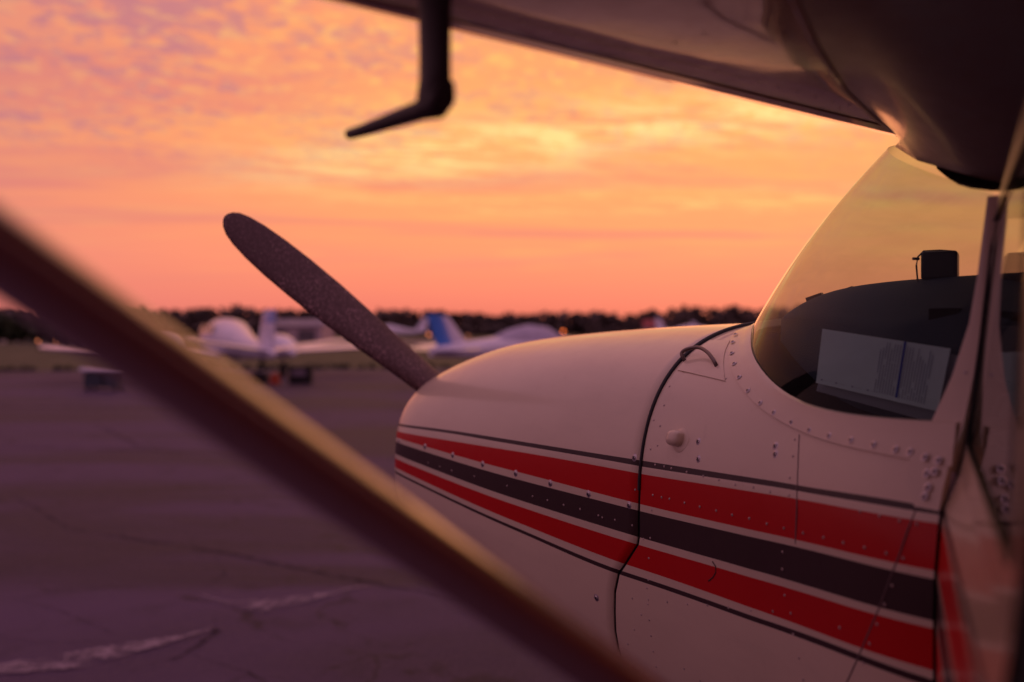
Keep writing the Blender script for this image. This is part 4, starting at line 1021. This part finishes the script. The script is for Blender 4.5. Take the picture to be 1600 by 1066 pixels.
# far buildings
def shed(loc, w, d, h, rise, label, wall=BARN, roof=ROOFM, name='hangar', doors=2):
    r_ = empty(name, loc, R(random.uniform(-6, 6))); tag(r_, label, name)
    mb = MB(); mb.box((0, 0, h/2), (w, d, h)); mb.add([(-w/2, -d/2, h), (-w/2, d/2, h), (-w/2, 0, h+rise*.98)], [(0, 1, 2)]); mb.add([(w/2, -d/2, h), (w/2, d/2, h), (w/2, 0, h+rise*.98)], [(0, 1, 2)])
    mb.build('wall', wall, r_, smooth=False)
    mb = MB(); e = .3
    for sg in (1, -1):
        mb.add([(-w/2-e, sg*(d/2+e), h-.02), (w/2+e, sg*(d/2+e), h-.02), (w/2+e, 0, h+rise), (-w/2-e, 0, h+rise), (-w/2-e, sg*(d/2+e), h+.12), (w/2+e, sg*(d/2+e), h+.12), (w/2+e, 0, h+rise+.14), (-w/2-e, 0, h+rise+.14)], [(0, 1, 2, 3), (4, 5, 6, 7), (0, 1, 5, 4), (0, 4, 7, 3), (1, 2, 6, 5)])
    mb.build('roof', roof, r_, smooth=False)
    for k in range(doors):
        mb = MB(); x_ = (k-(doors-1)/2)*w/doors; mb.box((x_, -d/2-.04, h*.38), (w/doors*.6, .08, h*.76)); mb.build('door', mat('far_door', (.10, .08, .10), .6), r_, smooth=False)
    return r_
shed((-31, 145, 0), 8.6, 7, 2.2, .9, 'long pale hangar low on the horizon behind the blue-tipped fin')
shed((-60, 132, 0), 6.2, 5, 1.3, .7, 'low grey-roofed shed far left beyond the grass strip', name='shed', doors=1)
shed((24.7, 175, 0), 3.0, 5, 2.1, 1.3, 'small white shed with a dark red roof above the cowling', BARN, REDROOF, 'shed', 1)
# distant parked aircraft over the cowling: only a pale fin and fuselage show
def far_plane(loc, rz, label, finm=WHITEP, sc=1.0):
    r_ = empty('distant_aeroplane', loc, rz); tag(r_, label, 'aeroplane', 'distant aeroplanes across the field'); r_.scale = (sc,)*3
    body_of('fuselage', [(-3.6, 0, 1.2, .08, .08), (-3.2, 0, 1.25, .4, .35), (-1.5, 0, 1.4, .55, .55), (.5, 0, 1.55, .55, .6), (2.2, 0, 1.4, .32, .32), (4.2, 0, 1.4, .1, .14)], WHITEP, r_)
    for sg in (1, -1): panel_of('wing', [(-1.2, .4, .2*sg, 1.1, .14), (-1, .3, 5*sg, 1.4, .08)], WHITEP, r_); wheel_of(0, 1.2*sg, .25, r_); strut_of((0, 1.2*sg, .25), (0, 1.2*sg, 1.1), .05, r_)
    wheel_of(-2.6, 0, .22, r_, 'nose_wheel')
    panel_of('tail_fin', [(3.0, 4.2, 0, 1.4, .09), (3.9, 4.5, 0, 2.9, .05)], finm, r_, True)
    panel_of('tailplane', [(3.4, 4.2, -1.6, 1.5, .06), (3.4, 4.2, 1.6, 1.5, .06)], WHITEP, r_)
    return r_
far_plane((19.5, 108, 0), R(200), 'distant pale aeroplane with light fin just above the cowl near the windscreen')
far_plane((-13.2, 104, 0), R(10), 'distant white aeroplane low on the field right of the blue-tipped fin')
far_plane((31.5, 150, 0), R(165), 'faint distant aeroplane on the horizon just left of the windscreen foot')
# field lights
def lamp(loc, h, r_, label, m):
    e = empty('field_light', loc); tag(e, label, 'light', 'amber lights across the field')
    mb = MB(); mb.tube([(0, 0, 0), (0, 0, h-r_*.8)], .035, 8); mb.build('post', TYRE, e)
    mb = MB(); mb.tube([(0, 0, h-r_*1.3), (0, 0, h-r_*.9)], r_*.8, 12); mb.build('lamp_base', STEEL, e)
    mb = MB(); rr = [[Vector((math.cos(w)*r_*math.sin(p), math.sin(w)*r_*math.sin(p), h-r_*math.cos(p))) for w in [2*math.pi*i/14 for i in range(14)]] for p in [R(8), R(35), R(62), R(90), R(118), R(150), R(172)]]
    mb.loft(rr); mb.build('globe', m, e)
lamp((3.60, 70, 0), 1.46, .085, 'brightest amber light, just above the cowling left of centre', LAMP)
lamp((-5.85, 70, 0), 1.24, .085, 'amber light between the propeller blade and the blue tail fin', LAMP_SOFT)
lamp((-33.4, 70.2, 0), .78, .07, 'amber light at the far left above the grass strip', LAMP_SOFT)
lamp((-32.1, 70.2, 0), .80, .045, 'smaller amber light just right of the far left one', LAMP_SOFT)
lamp((-5.3, 120, 0), .9, .08, 'faint amber light far beyond the propeller blade', LAMP_SOFT)
